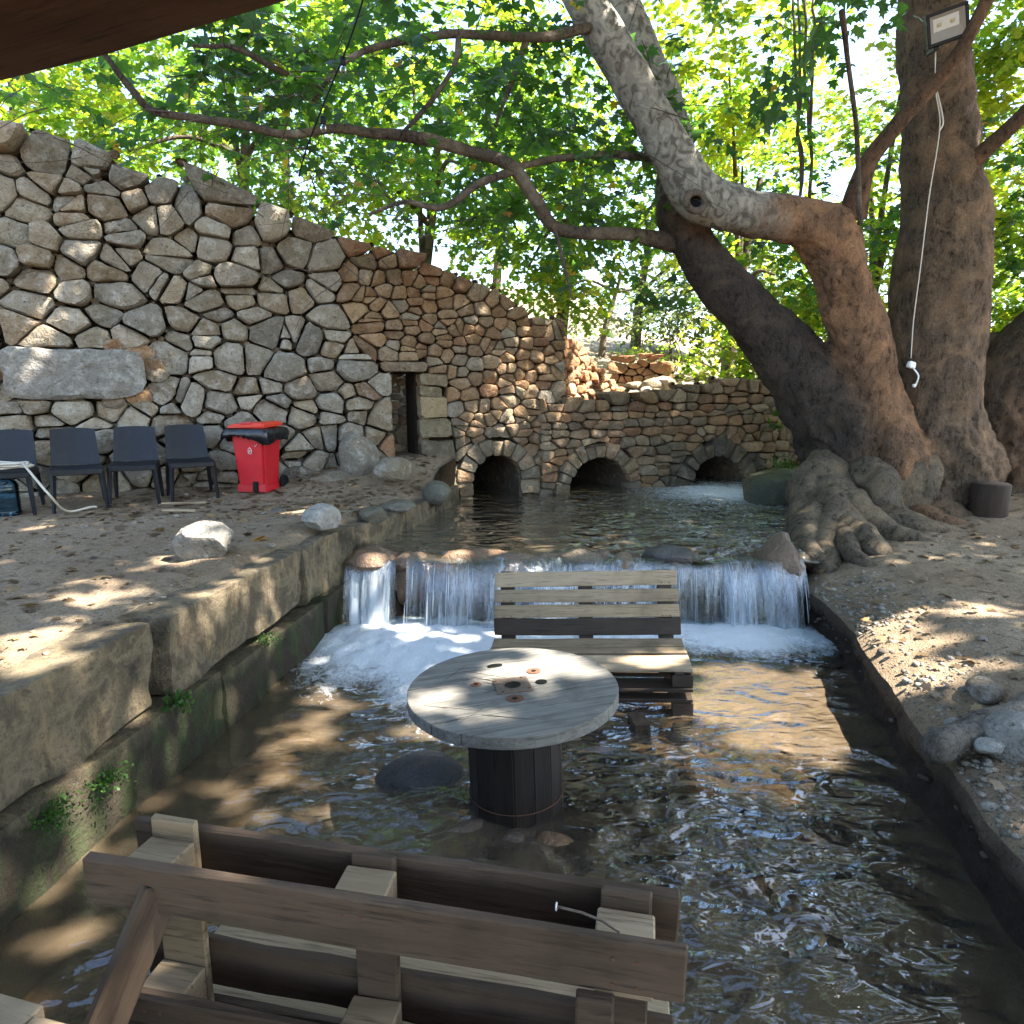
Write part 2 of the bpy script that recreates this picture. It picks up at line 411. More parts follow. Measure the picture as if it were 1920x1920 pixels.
def mat_fall():
    t = NT('falling_water'); d = t.attr('dens', 'Fac'); u = t.attr('uu', 'Fac'); v = t.attr('vv', 'Fac')
    vec = t.n('CombineXYZ', {0: u, 1: v, 2: 0.0})
    n1 = t.noise(t.scale(vec, (20, 2.6, 1)), 1.0, 5, .65, .5); n2 = t.noise(t.scale(vec, (75, 5, 1)), 1.0, 3, .6, .3)
    a = t.math('ADD', t.math('MULTIPLY', n1, .7), t.math('MULTIPLY', n2, .3))
    fac = t.ramp(t.math('ADD', d, t.math('MULTIPLY', t.math('SUBTRACT', a, .5), 2.2)), [(.3, 0.0), (1.15, .85)])
    w = t.n('MixShader', {0: .35, 1: t.pbr((.70, .76, .80), .3, t.bump(a, .6, .02), .5).outputs[0], 2: t.n('BsdfTranslucent', {'Color': (.6, .72, .8, 1)}).outputs[0]})
    gl = t.n('BsdfGlossy', {'Roughness': .12, 'Normal': t.bump(a, .9, .03)})
    clear = t.n('MixShader', {0: .12, 1: t.n('BsdfTransparent', {'Color': (.86, .9, .92, 1)}).outputs[0], 2: gl.outputs[0]})
    return t.done(t.n('MixShader', {0: fac.outputs[0], 1: clear.outputs[0], 2: w.outputs[0]}))
M['fall'] = mat_fall()
def mat_bed():
    t = NT('stream_bed_silt'); P = t.pos()
    n1 = t.noise(P, 1.6, 5, .6); n2 = t.noise(P, 11, 5, .65)
    vo = t.n('TexVoronoi', {'Vector': P, 'Scale': 9.0, 'Randomness': 1.0})
    col = t.ramp(n1, [(.3, (.095, .06, .036)), (.55, (.17, .115, .07)), (.75, (.24, .15, .095))]).outputs[0]
    col = t.mix(.5, col, t.ramp(vo.outputs['Color'], [(0, .5), (1, 1.3)]).outputs[0], 'MULTIPLY')
    col = t.mix(t.ramp(n2, [(.55, 0.0), (.75, .7)]), col, (.24, .16, .10))
    return t.done(t.pbr(col, .9, t.bump(t.math('SUBTRACT', n2, vo.outputs['Distance']), .8, .04), .2))
M['bed'] = mat_bed()
def mat_reel():
    t = NT('weathered_reel_top'); O = t.oc()
    v = t.scale(O, (.7, 16, 16)); n1 = t.noise(v, 2.2, 7, .75, .15); n2 = t.noise(t.scale(O, (1.2, 60, 40)), 2, 4, .7); n3 = t.noise(O, 5, 4, .6)
    col = t.ramp(n1, [(.30, (.075, .07, .06)), (.5, (.17, .16, .135)), (.72, (.25, .24, .205))]).outputs[0]
    col = t.mix(t.ramp(n2, [(.34, .75), (.45, 0.0)]), col, (.07, .066, .062))
    col = t.mix(t.ramp(n3, [(.48, 0.0), (.66, .65)]), col, (.085, .08, .07))
    return t.done(t.pbr(col, .8, t.bump(t.math('ADD', n1, n2), .5, .006), .25))
M['reel'] = mat_reel()
M['dark_core'] = mat_earth('dark_wall_fill', (.035, .026, .018), (.05, .037, .026), (.03, .022, .015), 1.2)
M['hill'] = mat_earth('dry_rubble_slope', (.24, .19, .14), (.30, .25, .19), (.17, .13, .09), .7)
# ------------------------------------------------------------------ rubble masonry
def clip(poly, n, d):                   # keep points with n.p <= d
    out = []
    m = len(poly)
    if m == 0: return out
    s = [n[0] * p[0] + n[1] * p[1] - d for p in poly]
    for i in range(m):
        j = (i + 1) % m
        if s[i] <= 0: out.append(poly[i])
        if (s[i] < 0) != (s[j] < 0) and s[i] != s[j]:
            t = s[i] / (s[i] - s[j])
            out.append((poly[i][0] + t * (poly[j][0] - poly[i][0]), poly[i][1] + t * (poly[j][1] - poly[i][1])))
    return out
def darts(rng, u0, u1, v0, v1, rfun, ok, tries):
    P, R = [], []
    for _ in range(tries):
        u, v = rng.uniform(u0, u1), rng.uniform(v0, v1)
        if not ok(u, v): continue
        r = rfun(u, v) * rng.choice((.45, .6, .75, .9, 1.1, 1.45))
        if P:
            A = np.array(P); d = np.hypot(A[:, 0] - u, A[:, 1] - v)
            if np.any(d < .5 * (np.array(R) + r)): continue
        P.append((u, v)); R.append(r)
    return np.array(P), np.array(R)
def courses(rng, u0, u1, v0, v1, h0, h1, w0, w1, ok, jv=.25):
    P, R = [], []; v = v0
    while v < v1:
        h = rng.uniform(h0, h1); u = u0 + rng.uniform(-.2, 0); drift = rng.normal(0, .015)
        while u < u1:
            w = rng.uniform(w0, w1)
            for q in ((v + h / 2,) if rng.random() > .16 else (v + h * .27, v + h * .75)):
                a, b = u + w / 2, q + rng.normal(0, h * jv * .5) + drift * (u - u0)
                if ok(a, b): P.append((a, b)); R.append(.22)
            u += w
        v += h
    return np.array(P), np.array(R)
def cells(P, R, aniso, gapclip, only=None):
    out = []
    Q = P * np.array([1, aniso])
    for i in (range(len(Q)) if only is None else only):
        d = np.hypot(*(Q - Q[i]).T)
        nb = np.argsort(d)[1:22]
        h = 1.7 * max(R[i], .3)
        poly = [(Q[i][0] - h, Q[i][1] - h), (Q[i][0] + h, Q[i][1] - h), (Q[i][0] + h, Q[i][1] + h), (Q[i][0] - h, Q[i][1] + h)]
        for j in nb:
            n = Q[j] - Q[i]; L2 = n.dot(n)
            k = .5 + .5 * np.clip((R[i] ** 2 - R[j] ** 2) * .35 / L2, -.5, .5)
            m = Q[i] + n * k
            poly = clip(poly, n, n.dot(m))
        poly = [(p[0], p[1] / aniso) for p in poly]
        poly = gapclip(poly, P[i])
        if len(poly) >= 3:
            A = np.array(poly); area = .5 * abs(np.dot(A[:, 0], np.roll(A[:, 1], 1)) - np.dot(A[:, 1], np.roll(A[:, 0], 1)))
            if area > .004: out.append((A, area))
    return out
def stone_geo(poly, rng, bulge=None, depth=.36, N=16, gap=.012, proud=.0, soft=.14, nz=.010):
    A = np.asarray(poly, float)
    if np.sum(A[:, 0] * np.roll(A[:, 1], -1) - np.roll(A[:, 0], -1) * A[:, 1]) < 0: A = A[::-1]
    c = A.mean(0)
    B = np.roll(A, -1, 0)
    s = rng.uniform(soft * .5, soft * 1.2) * .55
    gap = gap * rng.uniform(.3, .9)
    til = rng.normal(0, .17, 2)
    ch = np.empty((2 * len(A), 2)); ch[0::2] = A * (1 - s) + B * s; ch[1::2] = A * s + B * (1 - s)
    seg = np.roll(ch, -1, 0) - ch; L = np.hypot(seg[:, 0], seg[:, 1]); cum = np.concatenate([[0], np.cumsum(L)])
    tt = (np.arange(N) + rng.random() * .5) / N * cum[-1]
    k = np.clip(np.searchsorted(cum, tt, 'right') - 1, 0, len(ch) - 1)
    ol = ch[k] + seg[k] * ((tt - cum[k]) / (L[k] + 1e-9))[:, None]
    size = math.sqrt(abs(np.dot(A[:, 0], np.roll(A[:, 1], 1)) - np.dot(A[:, 1], np.roll(A[:, 0], 1))) / 2)
    rv = ol - c; rl = np.hypot(rv[:, 0], rv[:, 1])
    f0 = np.clip(1 - gap / (rl + 1e-6), .5, 1) * (1 + rng.normal(0, .02, N)) * rng.uniform(.935, .995)
    if bulge is None: bulge = size * rng.uniform(.18, .36)
    pl = []
    a0 = rng.uniform(0, 6.28)
    for q in range(4):
        a = a0 + q * 1.57 + rng.uniform(-.5, .5)
        pl.append((rng.uniform(.6, 1.0) * bulge, np.array([math.cos(a), math.sin(a)]) * rng.uniform(.08, .6)))
    V = [np.column_stack([c + rv * (f0 * .9)[:, None], np.full(N, -depth)])]
    for f in (1.0, .945, .82, .56, .28):
        p = rv * (f0 * f)[:, None]
        w = bulge * (1 - f ** 5)
        w = np.full(N, w)
        for o_, g in pl: w = np.minimum(w, o_ + p @ g * 1.0 - (bulge * .0))
        w = np.maximum(w, bulge * (1 - f ** 5) * .3)
        w += rng.normal(0, nz * size * 1.6, N) * (1 if f < 1 else .8)
        V.append(np.column_stack([c + p, w + proud + p @ til]))
    w0 = bulge
    for o_, g in pl: w0 = min(w0, o_)
    V.append(np.array([[c[0], c[1], w0 + proud + rng.normal(0, nz * size)]]))
    V = np.concatenate(V); Fc = []
    for r in range(5):
        for j in range(N):
            Fc.append((r * N + j, r * N + (j + 1) % N, (r + 1) * N + (j + 1) % N, (r + 1) * N + j))
    for j in range(N): Fc.append((5 * N + j, 5 * N + (j + 1) % N, 6 * N))
    return V, Fc
class Wall:
    def __init__(s, O, e, parent, mat):
        s.O = np.array([O[0], O[1], 0.]); s.e = np.array([e[0], e[1], 0.]); s.e /= np.linalg.norm(s.e)
        s.n = np.array([s.e[1], -s.e[0], 0.]); s.parent = parent; s.mat = mat; s.items = []
    def uv(s, px, py):
        r = ray(px, py); C = np.array([0, 0, CAMH])
        t = (s.O - C).dot(s.n) / r.dot(s.n); p = C + r * t
        return float((p - s.O).dot(s.e)), float(p[2])
    def w3(s, V): return s.O + V[:, :1] * s.e + V[:, 1:2] * np.array([0, 0, 1.]) + V[:, 2:3] * s.n
    def add(s, geo, col, name='stone', area=1.0): s.items.append((area, geo, col, name))
    def finish(s, most=300):
        its = sorted(s.items, key=lambda q: -q[0])
        for a, (V, Fc), col, name in its[:most]:
            W = s.w3(V); c = W.mean(0)
            obj(name, new_mesh(name, W - c, Fc, col, True, 38), s.mat, s.parent, c)
        rest = its[most:]
        if rest:
            V, Fc = join_geo([(s.w3(g[0]), g[1]) for _, g, _, _ in rest])
            C = np.concatenate([np.tile(np.array(col), (len(g[0]), 1)) for _, g, col, _ in rest])
            tag(obj('small_stones', new_mesh('small_stones', V, Fc, C, True, 38), s.mat, s.parent), kind='stuff')
    def core(s, u0, u1, top, base, holes, step=.06, w=-.19, thick=.45):
        nu = int((u1 - u0) / step); bm = bmesh.new(); vid = {}
        def gv(i, v):
            k = (i, round(v, 3))
            if k not in vid:
                p = s.O + s.e * (u0 + i * step) + np.array([0, 0, v]) + s.n * w
                vid[k] = bm.verts.new(tuple(p))
            return vid[k]
        for i in range(nu):
            uc = u0 + (i + .5) * step
            v = base(uc) // step * step; tp = top(uc) - .1
            while v + step < tp:
                if not any(h(uc, v + step / 2) for h in holes):
                    bm.faces.new((gv(i, v), gv(i + 1, v), gv(i + 1, v + step), gv(i, v + step)))
                v += step
        me = bm_mesh('wall_fill', bm)
        o = obj('wall_fill', me, M['dark_core'], s.parent)
        m = o.modifiers.new('thickness', 'SOLIDIFY'); m.thickness = thick; m.offset = -1
        return o
def pick(rng, pal, br=.22):
    c = np.array(pal[rng.integers(len(pal))]) * np.array([1.07, 1.0, .88]); return np.clip(c * (1 + rng.uniform(-br, br)), 0, 1)
GREY = [(.28, .262, .225), (.32, .295, .25), (.24, .23, .205), (.34, .30, .24), (.30, .25, .19), (.37, .345, .295), (.26, .23, .18), (.31, .26, .19), (.28, .26, .22), (.33, .31, .26)]
BROWN = [(.27, .185, .11), (.31, .215, .13), (.24, .165, .105), (.30, .19, .11), (.34, .25, .16), (.22, .155, .105), (.28, .235, .17), (.26, .15, .09)]
TAN = [(.27, .21, .14), (.23, .185, .13), (.30, .24, .165), (.21, .175, .13), (.25, .17, .11), (.18, .155, .12)]
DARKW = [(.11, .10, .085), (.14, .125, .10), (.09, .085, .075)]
REDW = [(.42, .23, .13), (.46, .27, .16), (.38, .20, .11), (.48, .31, .20)]

def rect_clip(rc, mar=.0):
    u0, u1, v0, v1 = rc
    def f(poly, s):
        sep = [(u0 - s[0], (1, 0), u0 - mar), (s[0] - u1, (-1, 0), -(u1 + mar)), (v0 - s[1], (0, 1), v0 - mar), (s[1] - v1, (0, -1), -(v1 + mar))]
        m = max(sep, key=lambda q: q[0])
        return clip(poly, m[1], m[2])
    return f
def arch_clip(uc, vc, R):
    def f(poly, s):
        c = np.array([uc, max(vc, -9) if s[1] > vc else s[1]])
        d = np.array(s) - c; L = np.hypot(*d)
        if L > R + 1.2: return poly
        n = d / (L + 1e-9); p = c + n * R
        return clip(poly, -n, -n.dot(p))
    return f
def in_arch(uc, vc, R):
    return lambda u, v: (v > vc and (u - uc) ** 2 + (v - vc) ** 2 < R * R) or (v <= vc and abs(u - uc) < R)
def chinks(W, rng, cl, pal, r0=.03, r1=.065, every=1.0):
    seen = []
    for A, area in cl:
        for p in A:
            if rng.random() > every or any((p[0] - q[0]) ** 2 + (p[1] - q[1]) ** 2 < .006 for q in seen[-160:]): continue
            seen.append(p); n = 6; r = rng.uniform(r0, r1); a = rng.uniform(0, 6) + np.arange(n) / n * 6.283
            poly = np.stack([p[0] + r * 1.3 * np.cos(a) * rng.uniform(.7, 1.2, n), p[1] + r * np.sin(a) * rng.uniform(.7, 1.2, n)], 1)
            W.add(stone_geo(poly, rng, bulge=.025, gap=.0, N=9, depth=.08, proud=rng.uniform(-.15, -.09)), pick(rng, pal) * .5, 'stone', .0001)
def voussoirs(W, rng, uc, vc, R, T, n, pal, jamb_to=None):
    cuts = np.linspace(0, math.pi, n + 1) + np.concatenate([[0], rng.normal(0, .025, n - 1), [0]])
    for k in range(n):
        a, b = cuts[k], cuts[k + 1]; t1 = T * rng.uniform(.8, 1.25); r0 = R * rng.uniform(.97, 1.03)
        poly = [(uc + r0 * math.cos(a), vc + r0 * math.sin(a)), (uc + (R + t1) * math.cos(a), vc + (R + t1) * math.sin(a)),
                (uc + (R + t1) * math.cos(b), vc + (R + t1) * math.sin(b)), (uc + r0 * math.cos(b), vc + r0 * math.sin(b))]
        W.add(stone_geo(poly, rng, bulge=.035, gap=.008, proud=rng.uniform(.02, .06), soft=.09, depth=.45), pick(rng, pal), 'arch_stone', 9)
    if jamb_to is not None:
        for sd in (-1, 1):
            v = vc
            while v > jamb_to:
                h = rng.uniform(.15, .24); t1 = T * rng.uniform(.9, 1.4)
                ua, ub = uc + sd * R, uc + sd * (R + t1)
                poly = [(min(ua, ub), v - h), (max(ua, ub), v - h), (max(ua, ub), v), (min(ua, ub), v)]
                W.add(stone_geo(poly, rng, bulge=.04, gap=.008, proud=rng.uniform(.02, .06), soft=.09, depth=.45), pick(rng, pal), 'arch_stone', 9)
                v -= h
def vault(W, uc, vc, R, parent, length=3.5):
    an = np.linspace(0, math.pi, 15); V = []
    for w in (-.05, -length):
        V.append([(uc + R, vc - 1.2, w)] + [(uc + R * math.cos(a), vc + R * math.sin(a), w) for a in an] + [(uc - R, vc - 1.2, w)])
    V = np.array(V).reshape(-1, 3); n = 17
    Fc = [(i, i + 1, n + i + 1, n + i) for i in range(n - 1)] + [tuple(range(n, 2 * n))]
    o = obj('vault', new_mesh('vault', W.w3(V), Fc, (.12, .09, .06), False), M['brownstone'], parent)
    m = o.modifiers.new('thickness', 'SOLIDIFY'); m.thickness = .2; m.offset = -1

UP_Z = 0.58                                        # level of the upper water
rng = np.random.default_rng(11)
A0, A1 = np.array([-5.6, 7.1]), np.array([.48, 9.7])
eW = (A1 - A0) / np.linalg.norm(A1 - A0)
grey = thing('grey_stone_wall', 'tall dry stone wall of big rough grey limestone boulders behind the chairs', 'stone wall', (-3.5, 8.0, .8))
brown = thing('brown_stone_wall', 'tall wall of small orange brown stones with doorway and round culvert arch', 'stone wall', (-.6, 9.2, .5))
for o in (grey, brown): o.location = (0, 0, 0)
WG = Wall(A0, eW, grey, M['limestone']); WB = Wall(A0, eW, brown, M['brownstone'])
def prof(pts):
    q = [WG.uv(*p) for p in pts]
    U, Vv = [a for a, b in q], [b for a, b in q]
    return lambda u: float(np.interp(u, U, Vv))
topW = prof([(-500, 120), (0, 212), (60, 225), (150, 262), (200, 290), (300, 318), (400, 335), (440, 362), (520, 395), (600, 425), (640, 440), (760, 470), (850, 505), (930, 535), (975, 575), (1000, 590), (1058, 598)])
uS = [WG.uv(x, 700)[0] for x in (640, 690, 735, 1058)]
n0 = WG.uv(735, 700)[0]; n1 = WG.uv(783, 700)[0]; nt = WG.uv(760, 700)[1]; nb = WG.uv(760, 872)[1]
def bound(v): return float(np.interp(v, [1.0, nt, nt + .35, nt + .9, 5], [n0 - .03, n0 - .03, uS[0] + .35, uS[0] + .05, uS[0]]))
a1u = WG.uv(932, 800)[0]; a1v = UP_Z + .22; a1R = .36; a1T = .24
lint = (n0 - .16, n1 + .14, nt + .01, nt + .15)
niche = (n0, n1, .4, nt)
quoins = []
vq = nt
for k, (h, w) in enumerate([(.16, .42), (.15, .34), (.27, .40), (.28, .46), (.34, .50), (.38, .70)]):
    quoins.append((n1, n1 + w, vq - h, vq)); vq -= h
slab0, slab1 = WG.uv(8, 760), WG.uv(275, 660)
slab = (slab0[0] + .0, slab1[0], slab0[1] + .05, slab1[1] + .02)
def inrect(rc, u, v, m=0): return rc[0] - m < u < rc[1] + m and rc[2] - m < v < rc[3] + m
specials = [slab, lint, niche] + quoins
arch1 = in_arch(a1u, a1v, a1R + a1T)
# grey part
def okg(u, v): return v < topW(u) - .08 and u < bound(v) - .02 and not any(inrect(r, u, v, .02) for r in specials)
def rg_(u, v):
    r = .325 if u < 2.5 else .325 - .06 * min(1, (u - 2.5) / 2.2)
    if v < 1.75: r *= 1.2
    return r
def okb(u, v):
    return v < topW(u) - .05 and u > bound(v) + .04 + .12 * math.sin(v * 9) and u < uS[3] - .02 and not any(inrect(r, u, v, .01) for r in specials) and not arch1(u, v)
Pg, Rg = courses(rng, -2.3, uS[2] + .4, .62, 5.2, .17, .33, .20, .49, lambda u, v: okg(u - .0, v) and u < bound(v) - .04 + .12 * math.sin(v * 9), .6)
Rg = Rg * rng.choice((.8, 1.0, 1.35, 1.7), len(Rg))
Pb, Rb = courses(rng, uS[0] - .3, uS[3], .42, 4.3, .105, .20, .13, .30, okb, .55)
P, R = np.concatenate([Pg, Pb]), np.concatenate([Rg, Rb])
def gclip(poly, s):
    sl_ = specials[0]; pa = np.array(poly) if len(poly) else np.zeros((1, 2))
    if len(poly) and pa[:, 0].max() > sl_[0] and pa[:, 0].min() < sl_[1] and pa[:, 1].max() > sl_[2] and pa[:, 1].min() < sl_[3]:
        best = []
        for n_, d_ in (((1, 0), sl_[0]), ((-1, 0), -sl_[1]), ((0, 1), sl_[2]), ((0, -1), -sl_[3])):
            c_ = clip(poly, n_, d_)
            if len(c_) >= 3:
                q_ = np.array(c_); best.append((abs(np.dot(q_[:, 0], np.roll(q_[:, 1], 1)) - np.dot(q_[:, 1], np.roll(q_[:, 0], 1))), c_))
        poly = max(best, key=lambda q: q[0])[1] if best else []
        if not poly: return poly
    for r in specials[1:]:
        if abs((r[0] + r[1]) / 2 - s[0]) < 2.2 and abs((r[2] + r[3]) / 2 - s[1]) < 1.6: poly = rect_clip(r)(poly, s)
    d = .05; t0, t1 = topW(s[0] - .2), topW(s[0] + .2)
    n = np.array([-(t1 - t0), .4]); n /= np.hypot(*n)
    poly = clip(poly, n, n.dot((s[0], topW(s[0]) + rng.uniform(-.09, .07))))
    return clip(poly, (0, -1), -.6)
clg = cells(P, R, 1.3, gclip, range(len(Pg)))
chinks(WG, rng, clg, TAN, every=.5)
for A, area in clg:
    c = A.mean(0)
    col = pick(rng, GREY, .2)
    if c[0] > 3.6 and rng.random() < .3: col = pick(rng, TAN, .15)
    WG.add(stone_geo(A, rng, gap=.012, proud=rng.uniform(-.09, .09), N=18, soft=.16), col, 'stone', area)
sl = np.array([(slab[0], slab[2] + .03), (slab[0] + .12, slab[2] - .02), (slab[1] - .3, slab[2] - .01), (slab[1] + .01, slab[2] + .07), (slab[1] + .02, slab[3] - .05), (slab[1] - .1, slab[3] + .02), (slab[0] + .05, slab[3] + .02), (slab[0] - .02, slab[3] - .04)])
for q, (du, dv, r_) in enumerate([(.05, .42, .10), (.08, .28, .13), (.10, .10, .16), (-.12, .03, .14), (-.38, -.02, .12), (-.75, -.05, .13), (-1.1, -.06, .12), (-.06, slab[3] - slab[2] - .03, .15), (-.30, slab[3] - slab[2] + .04, .13), (.03, (slab[3] - slab[2]) * .7, .13), (slab[0] - slab[1] - .04, .30, .16), (slab[0] - slab[1] - .05, .08, .17), (slab[0] - slab[1] + .12, -.06, .13)]):
    a = np.arange(7) / 7 * 6.283 + q
    WG.add(stone_geo(np.stack([slab[1] + du + r_ * 1.2 * np.cos(a), slab[2] + dv + r_ * .75 * np.sin(a)], 1), rng, bulge=.05, proud=-.03, N=12), pick(rng, [(.30, .19, .11), (.33, .22, .13), (.27, .23, .18)]), 'stone', .05)
WG.add(stone_geo(sl, rng, bulge=.12, proud=.07, N=30, gap=.012, soft=.2, nz=.006), np.array((.27, .25, .21)), 'stone', 5)
hole_n = lambda u, v: inrect(niche, u, v, -.02)
WG.core(-2.3, n0, topW, lambda u: .4, [])
WG.finish()
# brown part
def rb_(u, v): return .225 if v > 1.5 else .21
ac1 = arch_clip(a1u, a1v, a1R + a1T)
def bclip(poly, s):
    for r in specials:
        if abs((r[0] + r[1]) / 2 - s[0]) < .9 and abs((r[2] + r[3]) / 2 - s[1]) < (2 if r is niche else .7): poly = rect_clip(r)(poly, s)
    t0, t1 = topW(s[0] - .15), topW(s[0] + .15)
    n = np.array([-(t1 - t0), .3]); n /= np.hypot(*n)
    poly = clip(poly, n, n.dot((s[0], topW(s[0]) + rng.uniform(-.05, .05))))
    poly = clip(poly, (0, -1), -.4)
    poly = clip(poly, (1, 0), uS[3] + rng.uniform(-.02, .03))
    return ac1(poly, s)
clb = cells(P, R, 1.3, bclip, range(len(Pg), len(P)))
chinks(WB, rng, clb, BROWN, .02, .04, .5)
for A, area in clb:
    c = A.mean(0)
    pal = BROWN if (rng.random() > .12) else GREY
    if c[1] < 1.7: pal = TAN if rng.random() < .6 else BROWN
    WB.add(stone_geo(A, rng, gap=.008, proud=rng.uniform(-.045, .045), N=14, soft=.11, depth=.3), pick(rng, pal), 'stone', area)
def rp(r, j=.02): return np.array([(r[0] + rng.uniform(-j, j), r[2] + rng.uniform(-j, j)), (r[1] + rng.uniform(-j, j), r[2] + rng.uniform(-j, j)), (r[1] + rng.uniform(-j, j), r[3] + rng.uniform(-j, j)), (r[0] + rng.uniform(-j, j), r[3] + rng.uniform(-j, j))])
WB.add(stone_geo(rp(lint, .012), rng, bulge=.05, proud=.03, N=20, soft=.08), np.array((.24, .18, .12)), 'lintel', 9)
for k, q in enumerate(quoins):
    WB.add(stone_geo(rp(q), rng, bulge=.05, proud=.02, soft=.08), pick(rng, [(.30, .24, .15), (.25, .21, .14)] if k < 4 else [(.17, .15, .11)]), 'quoin', 9)
voussoirs(WB, rng, a1u, a1v, a1R, a1T, 9, TAN, UP_Z - .2)
WB.core(n1, uS[3], topW, lambda u: .3, [in_arch(a1u, a1v, a1R + .08)])
WB.core(n0, n1, topW, lambda u: nt + .05, [])
vault(WB, a1u, a1v, a1R, brown)
WB.finish()
# the doorway's inner faces
jamb = Wall((0, 0), (1, 0), brown, M['brownstone'])
jo = WB.O + WB.e * (n1 + .05)
jamb.O = jo; jamb.e = -WB.n; jamb.n = -WB.e
Pj, Rj = darts(rng, 0, .7, .6, nt, lambda u, v: .22, lambda u, v: True, 600)
for A, area in cells(Pj, Rj, 1.3, lambda p, s: clip(clip(p, (-1, 0), -.02), (0, 1), nt)):
    jamb.add(stone_geo(A, rng, gap=.01, N=10, depth=.1, bulge=.03), pick(rng, TAN), 'stone')
jamb.finish()
bk = Wall((0, 0), (1, 0), brown, M['brownstone']); bk.O = WB.O - WB.n * .7; bk.e = WB.e; bk.n = WB.n
Pj, Rj = darts(rng, n0 - .1, n1 + .1, .6, nt + .1, lambda u, v: .2, lambda u, v: True, 600)
for A, area in cells(Pj, Rj, 1.3, lambda p, s: p): bk.add(stone_geo(A, rng, gap=.006, N=10, depth=.15, bulge=.03), pick(rng, TAN), 'stone')
bk.finish()

# low back wall with two culverts
low = thing('low_stone_wall', 'low wall of squared tan stones with two round culverts at water level', 'stone wall')
B0, B1 = np.array([.42, 9.55]), np.array([5.2, 11.55])
WL = Wall(B0, (B1 - B0) / np.linalg.norm(B1 - B0), low, M['brownstone'])
def profL(pts):
    q = [WL.uv(*p) for p in pts]
    return lambda u: float(np.interp(u, [a for a, b in q], [b for a, b in q]))
topL = profL([(1015, 752), (1060, 752), (1130, 745), (1180, 728), (1240, 735), (1300, 722), (1340, 716), (1400, 706), (1450, 712), (1500, 720)])
uE = WL.uv(1505, 800)[0]
c2, c3 = WL.uv(1124, 900)[0], WL.uv(1344, 890)[0]
archs = [(c2, UP_Z - .02, .52, .22), (c3, UP_Z - .1, .54, .26)]
hol = [in_arch(a, b, r + t) for a, b, r, t in archs]
def okl(u, v): return v < topL(u) - .05 and not any(h(u, v) for h in hol)
P, R = courses(rng, 0.0, uE, .42, 2.6, .10, .20, .16, .40, okl, .28)
acs = [arch_clip(a, b, r + t) for a, b, r, t in archs]
def lclip(poly, s):
    for f in acs: poly = f(poly, s)
    poly = clip(poly, (0, 1), topL(s[0]) + rng.uniform(-.04, .06)); poly = clip(poly, (0, -1), -.4)
    return clip(poly, (-1, 0), .0 + rng.uniform(-.02, .02))
cll = cells(P, R, 2.2, lclip)
chinks(WL, rng, cll, TAN, .02, .045)
for A, area in cll:
    pal = TAN if rng.random() < .6 else BROWN
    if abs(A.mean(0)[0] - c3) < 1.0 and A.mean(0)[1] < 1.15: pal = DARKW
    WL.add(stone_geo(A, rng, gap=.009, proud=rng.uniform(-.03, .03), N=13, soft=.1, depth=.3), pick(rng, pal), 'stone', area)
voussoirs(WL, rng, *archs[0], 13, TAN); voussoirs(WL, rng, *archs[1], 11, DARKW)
WL.core(0, uE, topL, lambda u: .3, [in_arch(a, b, r + .08) for a, b, r, t in archs], thick=.7)
for a, b, r, t in archs: vault(WL, a, b, r, low)
WL.finish()

# ruins beyond, in full sun
def simple_wall(name, label, p0, p1, top, base, r, pal, aniso=1.8, depth=.3):
    t = thing(name, label, 'ruin'); W = Wall(p0, np.array(p1) - np.array(p0), t, M['brownstone'])
    L = float(np.hypot(*(np.array(p1) - np.array(p0))))
    P, R = darts(rng, 0, L, base, 4, lambda u, v: r, lambda u, v: v < top(u), 5000)
    f = lambda poly, s: clip(clip(clip(poly, (0, 1), top(s[0]) + .05), (-1, 0), .03), (1, 0), L + .03)
    for A, area in cells(P, R, aniso, f):
        W.add(stone_geo(A, rng, gap=.008, N=10, depth=depth, soft=.1, proud=rng.uniform(-.03, .03)), pick(rng, pal), 'stone', area)
    W.core(0, L, top, lambda u: base, [], thick=.5); W.finish()
    return W
q0, q1 = at(1056, 690, 10.35), at(1185, 700, 13.0)
simple_wall('ruined_wall', 'sunlit broken red stone wall sloping down behind the tall brown wall', q0[:2], q1[:2],
            lambda u: float(np.interp(u, [0, .5, .9, 1.5, 2.0, 2.7, 3.5], [2.85, 2.80, 2.62, 2.4, 2.2, 2.02, 1.9])), 1.2, .2, REDW)
q0, q1 = at(1140, 700, 13.9), at(1262, 700, 13.6)
Lr = float(np.hypot(*(q1 - q0)[:2]))
WR = simple_wall('ruined_arch', 'low red stone ruin with arched brow on the sunny slope', q0[:2], q1[:2],
            lambda u: 2.2 + .58 * math.sin(max(0, min(1, u / Lr)) * math.pi) ** .6, 1.2, .24, REDW)
